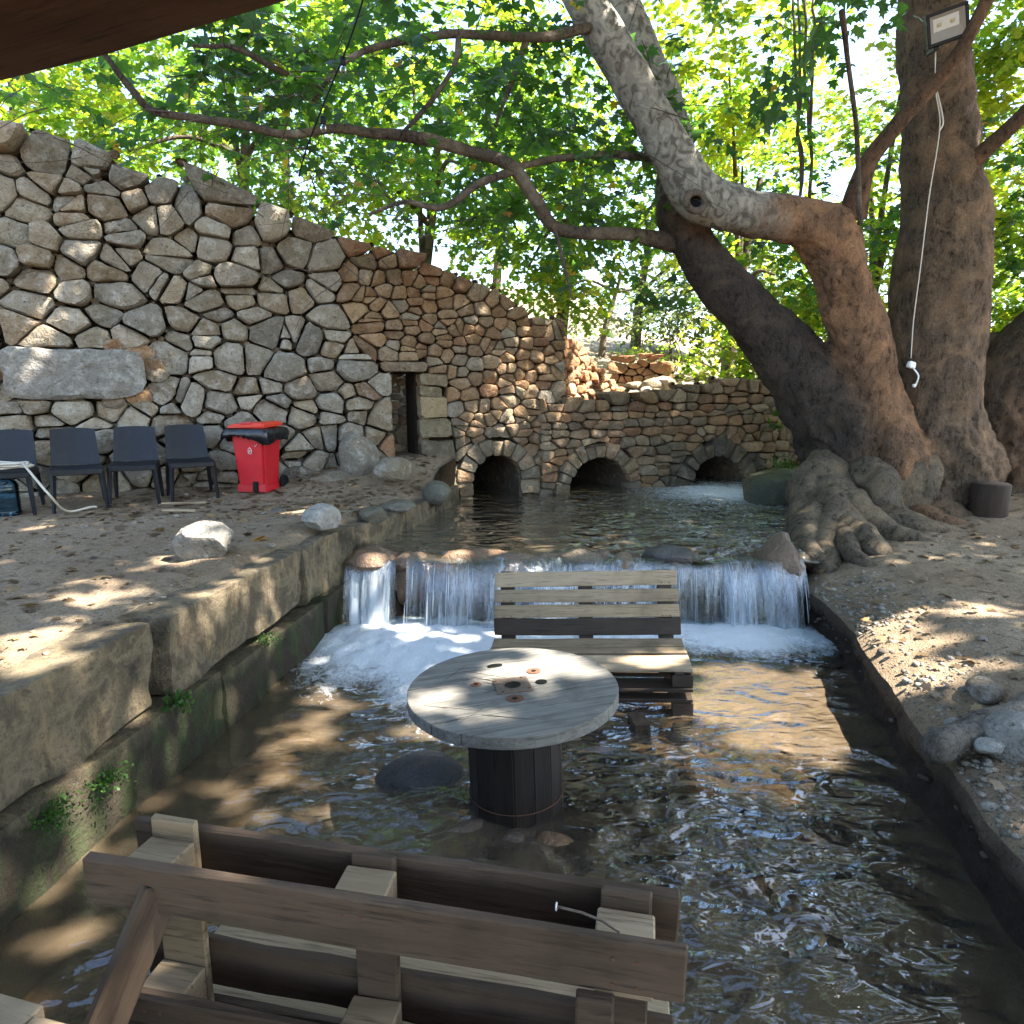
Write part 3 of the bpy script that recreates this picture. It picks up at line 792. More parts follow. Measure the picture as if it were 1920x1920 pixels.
# ------------------------------------------------------------------ ground, banks, stream bed, water
def left_edge(y):   return float(np.interp(y, [-6, 0, 2.29, 3.31, 4.02, 4.94, 5.6, 5.93, 6.6, 8.5, 9.2], [-2.35, -2.2, -2.0, -1.86, -1.78, -1.66, -1.58, -1.46, -1.2, -.80, -.72]))
def right_edge(y):  return float(np.interp(y, [-6, 0, 2.2, 2.9, 3.5, 4.25, 4.9, 5.7, 6.3, 6.9, 8.4, 9.6, 11.3], [1.3, 1.55, 1.84, 2.0, 2.17, 2.36, 2.52, 2.60, 2.95, 3.2, 3.55, 3.75, 4.0]))
def wall_dist(x, y):                               # distance in front of the tall wall, position along it
    d = np.stack([np.asarray(x) - A0[0], np.asarray(y) - A0[1]], -1)
    return d @ np.array([eW[1], -eW[0]]), d @ eW
def left_z(x, y):
    x = np.asarray(x, float); y = np.asarray(y, float)
    d, u = wall_dist(x, y)
    p = np.stack([x, y, np.zeros_like(x)], -1).reshape(-1, 3)
    n = fbm(p, 1.1, 4, 3).reshape(x.shape) * .05 + fbm(p, 6, 3, 8).reshape(x.shape) * .018
    z = .86 + .30 * sstep(2.2, 4.6, u) * (1 - sstep(.1, 1.5, d)) + .05 * (1 - sstep(0, 1.2, d)) + n
    return z
# left bank
ys = np.concatenate([np.linspace(-6, 1, 15), np.linspace(1.15, 9.6, 170)])
tt = np.concatenate([np.linspace(0, 3.2, 64), np.linspace(3.4, 9, 22)])
X = np.array([[left_edge(y) - .10 - t + .05 * math.sin(y * 5) * math.exp(-t * 4) for t in tt] for y in ys]); Y = np.repeat(ys[:, None], len(tt), 1)
Z = left_z(X, Y) - .07 * np.exp(-np.repeat(tt[None], len(ys), 0) * 14)
V = np.stack([X, Y, Z], -1).reshape(-1, 3); nv = len(tt)
Fc = [tuple(q) for q in grid_faces(len(ys), nv)]
sk = V[0::nv].copy(); sk[:, 2] = -.6; sk[:, 0] -= .02
V2 = np.concatenate([V, sk]); base = len(V)
for i in range(len(ys) - 1): Fc.append((i * nv, base + i, base + i + 1, (i + 1) * nv)[::-1])
tag(obj('left_bank', new_mesh('left_bank', V2, Fc), M['earth']), kind='structure')
# right bank
def right_z(t, y, p):
    z = .42 + .13 * sstep(0, .9, t) + .10 * sstep(.8, 3.5, t) + .12 * sstep(5.2, 7.5, y)
    return z + fbm(p, 1.3, 4, 21) * .045 + fbm(p, 7, 3, 5) * .022
ys = np.concatenate([np.linspace(-6, .9, 14), np.linspace(1, 12, 190)])
tt = np.concatenate([np.linspace(0, 3.0, 62), np.linspace(3.2, 14, 34)])
X = np.array([[right_edge(y) + t + .008 * math.sin(y * 7.3) + .012 * math.sin(y * 2.7 + 1) for t in tt] for y in ys]); Y = np.repeat(ys[:, None], len(tt), 1)
T2 = np.repeat(tt[None], len(ys), 0)
pp = np.stack([X, Y, 0 * X], -1).reshape(-1, 3)
Z = right_z(T2.ravel(), Y.ravel(), pp).reshape(X.shape) - .10 * np.exp(-T2 * 9)
V = np.stack([X, Y, Z], -1).reshape(-1, 3); nv = len(tt)
tag(obj('right_bank', new_mesh('right_bank', V, [tuple(q)[::-1] for q in grid_faces(len(ys), nv)]), M['earth']), kind='structure')
e0 = V[0::nv]
rows = []
for k, (dz, dx) in enumerate([(0, 0), (.1, -.015), (.22, -.01), (.36, .015), (.5, .04), (.64, .05), (.78, .05), (.9, .03), (1, .02), (1.2, .0), (1.6, -.02), (2.4, -.05)]):
    r = e0.copy(); r[:, 2] = e0[:, 2] - dz * (e0[:, 2] - .0); r[:, 0] += dx + (fbm(np.stack([e0[:, 0] * 0, e0[:, 1], 0 * e0[:, 1] + k * .09], -1), 5.5, 5, 7, .65) * .085 if k else 0)
    rows.append(r)
rows[0][:, 2] += .006
Vr = np.stack(rows, 1).reshape(-1, 3)
tag(obj('right_bank_face', new_mesh('right_bank_face', Vr, [tuple(q) for q in grid_faces(len(e0), 12)]), M['bank_face']), kind='structure')
# one ground sheet to the horizon, below the stream
gx = np.concatenate([[-300, -80], np.linspace(-14, 14, 90), [80, 300]]); gy = np.concatenate([[-300, -60], np.linspace(-8, 13, 110), [60, 300]])
X, Y = np.meshgrid(gx, gy, indexing='ij'); p = np.stack([X, Y, 0 * X], -1).reshape(-1, 3)
Z = -.30 + fbm(p, 1.7, 4, 9) * .09 + sstep(5.75, 6.0, p[:, 1]) * .42
tag(obj('ground', big_mesh('ground', np.column_stack([p[:, 0], p[:, 1], Z]), grid_faces(len(gx), len(gy)).ravel(), 4, True), M['bed']), kind='structure')
# hill behind the walls
hx = np.concatenate([np.linspace(-60, -9, 12), np.linspace(-8, 16, 90), np.linspace(18, 80, 12)]); hy = np.concatenate([np.linspace(0, 18, 100), np.linspace(19, 90, 26)])
X, Y = np.meshgrid(hx, hy, indexing='ij'); p = np.stack([X, Y, 0 * X], -1).reshape(-1, 3)
d, u = wall_dist(p[:, 0], p[:, 1])
dl = (p[:, :2] - B0) @ np.array([WL.e[1], -WL.e[0]])
behind = np.where(p[:, 0] < .6, -d, np.maximum(-dl, -50))
hz = 1.7 + np.clip(behind - .6, 0, 60) * .21 + fbm(p, .5, 5, 31) * .35 + fbm(p, 3, 3, 32) * .07
hz = np.minimum(hz, 9 + fbm(p, .05, 3, 2) * 2)
rt = sstep(4.5, 8.0, p[:, 0]); hz = hz * (1 - rt) + rt * (.55 + np.clip(p[:, 1] - 11.5, 0, 30) * .16 + fbm(p, .6, 4, 3) * .2)
okv = (behind > .55) & ~((p[:, 0] > 4.2) & (p[:, 1] < 11.4))
idx = grid_faces(len(hx), len(hy)); idx = idx[okv[idx].all(1)]
tag(obj('hill', big_mesh('hill', np.column_stack([p[:, 0], p[:, 1], hz]), idx.ravel(), 4, True), M['hill']), kind='structure')
def hill_z(x, y):
    p = np.array([[x, y, 0.]]); d, u = wall_dist(p[:, 0], p[:, 1]); dl = (p[:, :2] - B0) @ np.array([WL.e[1], -WL.e[0]])
    b = -d if x < .6 else -dl
    z = 1.7 + np.clip(b - .6, 0, 60) * .21 + fbm(p, .5, 5, 31) * .35 + fbm(p, 3, 3, 32) * .07
    rt = sstep(4.5, 8.0, p[:, 0]); z = z * (1 - rt) + rt * (.55 + np.clip(p[:, 1] - 11.5, 0, 30) * .16 + fbm(p, .6, 4, 3) * .2)
    return float(z[0])

# water: lower pool, upper stream
LIP = 5.80
def water_sheet(name, x0, x1, y0, y1, z0, step, lower):
    gx = np.arange(x0, x1, step); gy = np.arange(y0, y1, step)
    X, Y = np.meshgrid(gx, gy, indexing='ij'); p = np.stack([X, Y, 0 * X], -1).reshape(-1, 3)
    x, y = p[:, 0], p[:, 1]
    if lower:
        q = np.stack([x, y, 0 * x], -1)
        bx = np.where(x < .9, -.75, 2.1)
        f1 = np.exp(-((x + 1.0) / .75) ** 2 - ((y - 5.25) / .48) ** 2) * 1.15 + np.exp(-((x + .25) / .9) ** 2 - ((y - 5.15) / .55) ** 2) * 1.1
        f1 += np.exp(-((x + .95) / .55) ** 2 - ((y - 4.55) / .5) ** 2) * .62 + np.exp(-((x + .55) / .3) ** 2 - ((y - 4.0) / .45) ** 2) * .45
        f2 = np.exp(-((x - 2.1) / .62) ** 2 - ((y - 5.3) / .38) ** 2) * 1.25 + np.exp(-((x - 1.0) / .8) ** 2 - ((y - 5.45) / .35) ** 2) * 1.0
        foam_sheen = np.clip(f1 + f2, 0, 1.2) + fbm(q * np.array([1, .6, 1]), 4, 4, 77) * .5 * np.clip((f1 + f2) * 3, 0, 1)
        foam_sheen = np.clip(foam_sheen, 0, 1.15)
        chop = .32 + .5 * np.clip(f1 + f2, 0, 1) + 1.25 * np.exp(-((x - .95) / .75) ** 2 - ((y - 2.75) / .95) ** 2) + .7 * np.exp(-((x - 1.9) / .6) ** 2 - ((y - 4.75) / .35) ** 2) + .35 * np.exp(-((x + .6) / .6) ** 2 - ((y - 3.7) / .6) ** 2)
        chop *= 1 - .45 * sstep(-.6, -1.8, x)
        chop *= .6 + .6 * sstep(-.4, .3, fbm(q * np.array([1, .8, 1]), 1.6, 3, 61))
        z = z0 + fbm(q * np.array([1.2, .8, 1]), 5, 4, 41) * .018 * chop + np.clip(foam_sheen, 0, 1) * (.02 + .03 * np.abs(fbm(q, 5, 4, 43)) + .015 * fbm(q, 16, 3, 44))
        z += .05 * np.clip(f1 + f2 - .7, 0, 1)
    else:
        q = p
        foam_sheen = .62 * np.exp(-((x - 3.1) / .8) ** 2 - ((y - 9.8) / .9) ** 2) + .36 * sstep(.7, 2.0, x)  # foam at the culvert; whitened right half paints in a sky reflection
        chop = .4 + 1.3 * sstep(-.3, 2.0, x)
        z = z0 + fbm(q * np.array([1.0, .8, 1]), 4, 4, 51) * .02 * chop - .05 * sstep(LIP + .35, LIP, y)
    fc = grid_faces(len(gx), len(gy))
    if not lower:
        dn, _u = wall_dist(x, y)
        good = (x < np.array([right_edge(min(q, 11.3)) for q in y]) + .12) & ((y < 8.6) | (x < 4.3))
        fc = fc[good[fc].all(1)]
    me = big_mesh(name, np.column_stack([x, y, z]), fc.ravel(), 4, True, attrs={'foam_sheen': foam_sheen, 'chop': chop})
    return tag(obj(name, me, M['water']), kind='structure')
water_sheet('pool_water', -2.5, 3.0, -4, LIP + .02, 0.0, .03, True)
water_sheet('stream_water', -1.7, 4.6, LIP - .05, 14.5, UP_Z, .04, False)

# ------------------------------------------------------------------ loose rocks
def rock_geo(rng, dims, sub=3, cuts=7, rough=.07):
    bm = bmesh.new(); bmesh.ops.create_icosphere(bm, subdivisions=sub, radius=1)
    v = np.array([x.co[:] for x in bm.verts]); f = [tuple(q.index for q in x.verts) for x in bm.faces]; bm.free()
    for _ in range(cuts):
        n = rng.normal(size=3); n /= np.linalg.norm(n); d = rng.uniform(.62, .92)
        h = v @ n - d; k = h > 0; v[k] -= np.outer(h[k] * .92, n)
    nn = v / np.linalg.norm(v, axis=1)[:, None]
    sd = int(rng.integers(1000))
    v = v + nn * (fbm(v, 1.8, 4, sd) * rough * 1.6 + fbm(v, 6, 3, sd + 5) * rough * .5)[:, None]
    return v * np.asarray(dims), f
def rock(name, rng, loc, dims, rz=0.0, col=(.25, .23, .2), mat='limestone', parent=None, sub=3, rough=.07, tilt=0.0, peak=0.0):
    v, f = rock_geo(rng, dims, sub, rough=rough)
    if peak: v[:, :2] *= (1 - peak * np.clip(v[:, 2:] / dims[2], 0, 1))
    o = obj(name, new_mesh(name, v, f, col, True, 32), M[mat], parent, loc)
    o.rotation_euler = (tilt, tilt * .6, rz)
    return o
rr = np.random.default_rng(5)
p = atz(372, 1040, .9); tag(rock('boulder', rr, p + [0, .12, .04], (.21, .19, .17), .4, (.26, .24, .20), rough=.13), 'white pitted round boulder in front on the left earth bank', 'boulder')
p = atz(597, 990, .9); tag(rock('boulder', rr, p + [0, .1, .06], (.17, .15, .13), 1.0, (.33, .315, .275), rough=.09), 'pale smooth rock at the edge of the left bank near the waterfall', 'boulder')
p = atz(735, 885, 1.12); tag(rock('boulder', rr, p + [0, .1, .02], (.24, .2, .15), .3, (.26, .215, .15)), 'round tan rock lying at the foot of the stone doorway', 'boulder')
p = atz(668, 880, 1.1); tag(rock('boulder', rr, p + [0, .05, .1], (.30, .26, .33), .9, (.25, .22, .17)), 'big rough rock leaning at the wall foot left of the doorway', 'boulder')
p = atz(555, 898, .98); tag(rock('boulder', rr, p + [0, .12, .02], (.22, .2, .16), .2, (.19, .16, .12)), 'dull brown rock at the wall foot right of the red bin', 'boulder')
p = atz(600, 905, .98); tag(rock('boulder', rr, p + [.15, .22, .0], (.38, .16, .12), .4, (.24, .2, .14)), 'long low tan rock between red bin and stone doorway', 'boulder')
for k, (px, py, dm, lb) in enumerate([(745, 950, (.20, .12, .08), 'small mossy rock on the upper left bank edge nearest the wall'), (700, 965, (.16, .13, .09), 'grey flat rock on the upper left bank edge beside the stream'),
                                 (820, 925, (.22, .16, .16), 'mossy lump of rock where left bank meets the first culvert'), (520, 960, (.1, .08, .05), 'small brown rock beside the pale smooth rock on left bank')]):
    p = atz(px, py, .86); tag(rock('bank_rock', rr, p, dm, k * 1.1, (.13, .12, .085), 'wetrock'), lb, 'rock', 'small rocks on the left bank')
# stones standing in the pool round the reel
p = atz(790, 1480, -.08); tag(rock('pool_rock', rr, p, (.27, .24, .17), .6, (.05, .045, .042), 'wetrock'), 'dark wet rock in the pool left of the reel table', 'rock', 'rocks in the pool')
p = atz(870, 1585, -.10); tag(rock('pool_rock', rr, p, (.19, .15, .12), 1.0, (.15, .105, .068), 'wetrock'), 'smooth tan rock in the water left of the reel table foot', 'rock', 'rocks in the pool')
p = atz(965, 1605, -.10); tag(rock('pool_rock', rr, p, (.12, .12, .11), .3, (.09, .068, .045), 'wetrock'), 'brown rock in the water below the reel table foot', 'rock', 'rocks in the pool')
p = atz(1040, 1600, -.09); tag(rock('pool_rock', rr, p, (.13, .12, .12), .0, (.22, .125, .055), 'wetrock'), 'orange brown pitted rock at right below the reel table foot', 'rock', 'rocks in the pool')
p = atz(720, 1520, -.16); tag(rock('pool_rock', rr, p, (.17, .12, .08), .0, (.08, .065, .05), 'wetrock'), 'low sunken rock leftmost beside the dark wet rock', 'rock', 'rocks in the pool')
# rocks right of the stream
p = atz(1475, 1050, .62); tag(rock('wedge_rock', rr, p + [.08, .32, -.10], (.22, .26, .30), .9, (.15, .10, .06), 'wetrock', peak=.6, rough=.13), 'pointed wet brown rock at the right end of the weir', 'rock')
p = atz(1445, 925, .7); tag(rock('mossy_boulder', rr, p + [.1, .15, .0], (.42, .45, .36), .2, (.045, .055, .03), 'wetrock'), 'dark mossy boulder between the right culvert and the tree roots', 'boulder')
for k, (px, py, dm, c, lb) in enumerate([(1905, 1385, (.16, .14, .12), (.23, .22, .19), 'grey boulder on the right bank at the picture edge below the pale root'),
        (1845, 1295, (.13, .09, .06), (.17, .15, .12), 'flat brown stone half buried in the right bank'),
        (1918, 1690, (.05, .07, .09), (.11, .095, .07), 'tan stone in the right bank side at the lower right edge'),
        (1855, 1400, (.06, .05, .04), (.30, .29, .26), 'small pale stone under the pale root on the right bank'),
        (1790, 1360, (.05, .04, .035), (.26, .25, .23), 'small grey stone at the bank edge by the root end')]):
    p = atz(px, py, .48); p[0] = max(p[0], right_edge(p[1]) + dm[0] * .8); p[2] = .48 if k != 2 else .36; tag(rock('bank_stone', rr, p, dm, k, c), lb, 'rock', 'stones on the right bank')
# weir
weir = thing('weir', 'rough stone weir that the stream pours over', 'weir')
wx = [(-1.52, -.98, .64, (.20, .13, .08)), (-1.10, -.72, .57, (.21, .14, .09)), (-.85, .2, .60, (.24, .15, .09)), (.12, .72, .60, (.19, .15, .10)), (.70, .98, .59, (.22, .16, .11)), (.95, 1.32, .57, (.16, .12, .08)), (1.25, 1.62, .62, (.055, .055, .058)), (1.55, 2.1, .55, (.06, .057, .055)), (2.05, 2.65, .54, (.07, .06, .052))]
for k, (a, b, zt, c) in enumerate(wx):
    h = .2 if k not in (1, 2) else .26
    rock('stone', rr, ((a + b) / 2, LIP + .16, zt - h + .012), ((b - a) / 2 * 1.12, .27, h), rr.uniform(-.1, .1), c, 'brownstone', weir)
for k in range(16):
    x = -1.5 + k * .27 + rr.uniform(-.05, .05)
    rock('stone', rr, (x, LIP + .28, .12 + rr.uniform(-.06, .08)), (.2, .17, .26), rr.uniform(0, 3), pick(rr, [(.07, .062, .055), (.09, .075, .06), (.055, .05, .048)]), 'brownstone', weir)
for k, (x, w, zt, c) in enumerate([(-1.28, .24, .625, (.22, .14, .085)), (-.95, .13, .60, (.19, .125, .08)), (.02, .30, .595, (.20, .14, .09)), (.62, .22, .63, (.20, .155, .105)), (1.00, .10, .60, (.21, .15, .10)), (1.42, .24, .655, (.05, .05, .054)), (2.10, .07, .585, (.07, .06, .05))]):
    rock('stone', rr, (x, LIP + .02 + .05 * (k % 2), zt - .10), (w, .2, .105), rr.uniform(-.3, .3), c, 'wetrock', weir, rough=.1)
# rubble on the sunny slope
k = 0
for i in range(46):
    px, py = rr.uniform(1185, 1425), rr.uniform(640, 715)
    y = float(np.interp(py, [640, 715], [15.2, 11.9])) + rr.uniform(-.3, .3)
    p = at(px, py, y); z = hill_z(p[0], p[1]); s = rr.uniform(.10, .30)
    o = rock('rubble_stone', rr, (p[0], p[1], z + s * .25), (s, s * rr.uniform(.7, 1), s * rr.uniform(.5, .8)), rr.uniform(0, 6), pick(rr, GREY, .2) * 1.15, 'limestone', sub=2)
    tag(o, 'loose grey stone in the rubble on the sunny slope above the low wall', 'rock', 'loose rubble on the slope')

# ------------------------------------------------------------------ left channel wall of big squared blocks
chan = thing('channel_wall', 'left channel wall of big stained limestone blocks in two courses', 'retaining wall')
def block(y0, y1, z0, z1, out, seed, th=.5, inset=0.0, topdrop=0.0):
    nu, nv_ = max(10, int((y1 - y0) / .05)), max(8, int((z1 - z0) / .05))
    ex = 4.0
    bm = bmesh.new(); bmesh.ops.create_cube(bm, size=2)
    bmesh.ops.subdivide_edges(bm, edges=bm.edges[:], cuts=13, use_grid_fill=True)
    v = np.array([q.co[:] for q in bm.verts]); f = [tuple(q.index for q in x.verts) for x in bm.faces]; bm.free()
    s = np.sign(v) * np.minimum(np.abs(v), 1)
    a = np.abs(s); r = (a ** 60).sum(1) ** (1 / 60); s = s / r[:, None]          # rounded cube
    yy = (y0 + y1) / 2 + s[:, 1] * (y1 - y0) / 2; zz = (z0 + z1) / 2 + s[:, 2] * (z1 - z0) / 2
    ed = np.array([left_edge(q) for q in yy]); xx = ed + out - (1 - s[:, 0]) * th / 2
    P = np.stack([xx, yy, zz], 1)
    n = fbm(P, 2.5, 5, seed) * .045 + fbm(P, 9, 4, seed + 9) * .022
    P += np.stack([s[:, 0] ** 5 * n, .6 * s[:, 1] ** 9 * n, s[:, 2] ** 9 * n * .8], 1)
    c = P.mean(0)
    obj('block', new_mesh('block', P - c, f, None, True, 50), M['block'], chan, c)
for k, (a, b, zt, o_) in enumerate([(-2.5, .6, .86, .02), (.62, 3.26, .85, .015), (3.36, 4.98, .83, .03), (5.06, 5.95, .82, .03), (5.98, 6.9, .80, .0), (6.93, 7.9, .80, .02), (7.93, 9.2, .78, .0)]):
    block(a, b, .405 if b < 5.2 else .36, zt, o_, k * 13)
for k, (a, b) in enumerate([(-2.5, 1.4), (1.42, 3.75), (3.77, 5.3), (5.32, 7.2), (7.22, 9.2)]):
    block(a, b, -.5, .385 if b < 5.2 else .34, .075, 90 + k * 7)
# ------------------------------------------------------------------ falling water
def fall(name, x0, x1, zl, seed, dens=.75, v0=.75, layers=2, gaps=()):
    rg = np.random.default_rng(seed); parts = []
    n = int((x1 - x0) / .012); m = 16
    Vs, Fs, D, U, W = [], [], [], [], []; base = 0
    for L in range(layers):
        xs = np.linspace(x0, x1, n) + L * .004
        q = np.stack([xs, 0 * xs + L * 3.3, 0 * xs], -1)
        vv = v0 * (1 + .55 * fbm(q, 6, 4, seed + L)) - L * .16
        ly = LIP - .05 - .05 * L + fbm(q, 3.5, 3, seed + 9) * .13
        lz = zl + fbm(q, 3, 3, seed + 3) * .05
        de = dens - .12 + .95 * fbm(q, 4.5, 4, seed + 5)
        edge = np.minimum(xs - x0, x1 - xs); de = de * sstep(0, .06, edge)
        for a, b in gaps: de = np.where((xs > a) & (xs < b), de * .12, de)
        k = np.linspace(-.12, 1, m)
        T = np.sqrt(2 * (lz + .02) / 9.81)
        K, Tm = np.meshgrid(k, T); Xm = np.repeat(xs[:, None], m, 1)
        tt_ = np.maximum(K, 0) * Tm
        Ym = ly[:, None] - vv[:, None] * K * Tm
        Zm = lz[:, None] - 4.9 * tt_ ** 2 + np.where(K < 0, .006, 0)
        Xm = Xm + (rg.normal(0, .005, (n, 1)) + .10 * fbm(q, 5, 3, seed + 7)[:, None]) * np.maximum(K, 0)
        Vs.append(np.stack([Xm, Ym, Zm], -1).reshape(-1, 3)); Fs.append(grid_faces(n, m) + base); base += n * m
        D.append((de[:, None] * (.45 + .75 * np.clip(K, 0, 1))).ravel()); U.append(Xm.ravel() + L * 5.7); W.append(np.maximum(K, 0).ravel())
    # loose threads of water
    for s in range(int((x1 - x0) * 26)):
        x = rg.uniform(x0, x1)
        if any(a < x < b for a, b in gaps): continue
        v = v0 * rg.uniform(.9, 1.35); T = math.sqrt(2 * zl / 9.81); ta, tb = sorted(rg.uniform(.15, 1, 2)); tb = max(tb, min(1, ta + .4))
        ts = np.linspace(ta, tb, 8) * T; r = rg.uniform(.001, .0032)
        pts = np.stack([x + rg.normal(0, .03) * ts, LIP - .07 - v * ts, zl - 4.9 * ts ** 2], -1)
        v_, f_ = tube_geo(pts, r * np.array([.3, .8, 1, 1, 1, 1, .8, .3]), 4, False)
        Vs.append(v_); Fs.append(np.array(f_) + base); base += len(v_)
        D.append(np.full(len(v_), 1.1)); U.append(np.full(len(v_), x)); W.append(np.repeat(ts / T, 4))
    me = big_mesh(name, np.concatenate(Vs), np.concatenate(Fs).ravel(), 4, True, attrs={'dens': np.concatenate(D), 'uu': np.concatenate(U), 'vv': np.concatenate(W)})
    return tag(obj(name, me, M['fall']), kind='structure')
fall('waterfall', -1.46, -1.02, .54, 3, .66, .65)
fall('waterfall', -.92, .52, .575, 5, .54, .95, gaps=((-.32, -.2), (.08, .16), (-.66, -.6)))
fall('waterfall', .5, 1.32, .56, 8, .6, .7, gaps=((.66, .72), (1.0, 1.06)))
fall('waterfall', 1.34, 1.9, .54, 9, .30, .5)
fall('waterfall', 1.86, 2.56, .57, 12, .52, .9, gaps=((2.10, 2.2),))

# ------------------------------------------------------------------ chairs
def make_chair(label, loc, rz):
    t = thing('plastic_chair', label, 'chair', loc, rz, 'plastic chairs along the wall')
    bm = box_geo(.45, .44, .028, .01, nx=1)
    bmesh.ops.subdivide_edges(bm, edges=[e for e in bm.edges if e.calc_length() > .2], cuts=5, use_grid_fill=True)
    for v in bm.verts: v.co.z += -.012 * math.cos(v.co.x * 5) + (-.02 * max(0, -v.co.y - .14) / .08)
    obj('seat', bm_mesh('seat', bm, True, 40), M['black_plastic'], t, (0, 0, .425))
    for sx, sy, wx, wy in ((0, -.215, .43, .02), (-.215, 0, .02, .40), (.215, 0, .02, .40)):
        obj('apron', bm_mesh('apron', box_geo(wx, wy, .05, .006)), M['black_plastic'], t, (sx, sy, .39))
    nu, nv_ = 11, 9; V = []
    for w in (0, 1):
        for i in range(nu):
            for j in range(nv_):
                a, b = i / (nu - 1) * 2 - 1, j / (nv_ - 1)
                wd = .215 - .02 * b
                V.append((a * wd, .20 + b * .11 + .035 * (1 - a * a) + w * .018, .43 + b * .37 - .012 * a * a * b))
    V = np.array(V); g = grid_faces(nu, nv_); n = nu * nv_
    Fc = [tuple(q)[::-1] for q in g] + [tuple(q + n) for q in g]
    bd = [i * nv_ for i in range(nu)] + [(nu - 1) * nv_ + j for j in range(1, nv_)] + [i * nv_ + nv_ - 1 for i in range(nu - 2, -1, -1)] + [j for j in range(nv_ - 2, 0, -1)]
    for k in range(len(bd)):
        a, b = bd[k], bd[(k + 1) % len(bd)]; Fc.append((a, b, b + n, a + n))
    obj('backrest', new_mesh('backrest', V, Fc, None, True, 40), M['black_plastic'], t)
    for sx in (-1, 1):
        for sy, top, ly in ((-1, .41, -.235), (1, .43, .26)):
            v0 = np.array([sx * .20, sy * .195, top]); v1 = np.array([sx * .225, ly, .0])
            v, f = tube_geo([v0, v0 * .5 + v1 * .5, v1], [.026, .022, .016], 4)
            obj('leg', new_mesh('leg', v, f, None, False), M['black_plastic'], t)
    return t
crz = math.atan2(eW[1], eW[0])
ch = []
for k, (px, py, lb, dr) in enumerate([(22, 958, 'black plastic chair at the picture edge with a coiled hose on its seat', .05),
        (152, 950, 'black plastic chair second from the left between the hose chair and the next', .18),
        (258, 939, 'black plastic chair third from the left against the grey wall', .0), (362, 932, 'black plastic chair nearest to the red bin', .15)]):
    p = atz(px, py, .885); z = float(left_z(np.array([p[0]]), np.array([p[1]]))[0])
    ch.append(make_chair(lb, (p[0], p[1], z - .01), crz + dr))
c0 = np.array(ch[0].location)
# hose coil and its tail
pts = []
for k in range(60):
    a = k / 60 * 2 * math.pi * 4; r = .15 + .03 * math.sin(k * .9)
    pts.append(c0 + [r * math.cos(a) * 1.3 + .05, r * math.sin(a) * .8 - .05, .462 + .012 * (k // 15) + .008 * math.sin(k)])
e1 = at(52, 880, c0[1] - .25); e2 = at(90, 925, c0[1] - .42); e3 = atz(125, 958, .905); e4 = atz(168, 951, .905); e5 = atz(60, 968, .9)
hp = np.concatenate([np.array(pts), catmull([pts[-1], e1, e2, e3, e4, e4 + [.05, .03, .0]], 8)[1:]])
v, f = tube_geo(hp, .011, 6)
tag(obj('garden_hose', new_mesh('garden_hose', v, f), M['hose']), 'cream garden hose coiled on the leftmost chair and trailing to the ground', 'hose')
# blue bottle below the chair
bt = thing('water_bottle', 'big clear blue ribbed plastic water bottle under the leftmost chair', 'bottle', (c0[0] + .06, c0[1] - .12, c0[2] + .01))
prof_ = [(.0, .0), (.095, .0), (.105, .02)]
for k in range(9): prof_ += [(.108, .035 + k * .026), (.099, .048 + k * .026)]
prof_ += [(.107, .275), (.09, .32), (.05, .345), (.028, .355), (.028, .385)]
v, f = lathe_geo(prof_, 28); obj('body', new_mesh('body', v, f), M['bottle'], bt)
v, f = lathe_geo([(.0, .41), (.033, .41), (.033, .38), (.03, .378)], 20); obj('cap', new_mesh('cap', v, f), M['white'], bt)
# ------------------------------------------------------------------ red bin
p = atz(487, 913, .95)
zb = float(left_z(np.array([p[0]]), np.array([p[1]]))[0])
bn = thing('wheelie_bin', 'red plastic wheelie bin with black liner hanging out under its lid', 'bin', (p[0], p[1], zb - .005), crz - .55)
def taper(b, t_, h, bev=.02, z0=0):
    bm = bmesh.new(); bmesh.ops.create_cube(bm, size=1)
    for v in bm.verts:
        k = v.co.z + .5; w = (b[0] + (t_[0] - b[0]) * k, b[1] + (t_[1] - b[1]) * k)
        v.co = Vector((v.co.x * w[0], v.co.y * w[1] , z0 + k * h))
    bmesh.ops.bevel(bm, geom=bm.edges[:], offset=bev, segments=2, affect='EDGES'); return bm
obj('body', bm_mesh('body', taper((.32, .32), (.40, .41), .66, .03, .03), True, 40), M['red_plastic'], bn)
obj('base_skirt', bm_mesh('base_skirt', taper((.36, .35), (.35, .345), .09, .012, .012), True, 40), M['red_plastic'], bn)
obj('pedal_recess', bm_mesh('pedal_recess', taper((.07, .03), (.06, .03), .12, .008, .015), True, 40), M['metal_black'], bn, (.05, -.172, 0))
obj('rim', bm_mesh('rim', taper((.46, .47), (.47, .48), .03, .01, .69), True, 40), M['red_plastic'], bn)
# liner: a crumpled skirt
ns, V, Fc = 64, [], []
rg = np.random.default_rng(4)
for r, (o_, z) in enumerate([(.0, .735), (.03, .72), (.045, .67), (.04, .615)]):
    for k in range(ns):
        a = k / ns * 2 * math.pi; c, s = math.cos(a), math.sin(a); q = max(abs(c), abs(s)); w = .238 + o_ + rg.normal(0, .006) * (r > 0)
        V.append((c / q ** .85 * w, s / q ** .85 * w, z + (.03 * math.sin(a * 3 + 1) + rg.normal(0, .012)) * (r == 3) - (.03 if (r == 3 and c > .6) else 0)))
for r in range(3):
    for k in range(ns): Fc.append((r * ns + k, (r + 1) * ns + k, (r + 1) * ns + (k + 1) % ns, r * ns + (k + 1) % ns))
ln = obj('liner', new_mesh('liner', np.array(V), Fc), M['bag'], bn); mo = ln.modifiers.new('t', 'SOLIDIFY'); mo.thickness = .004
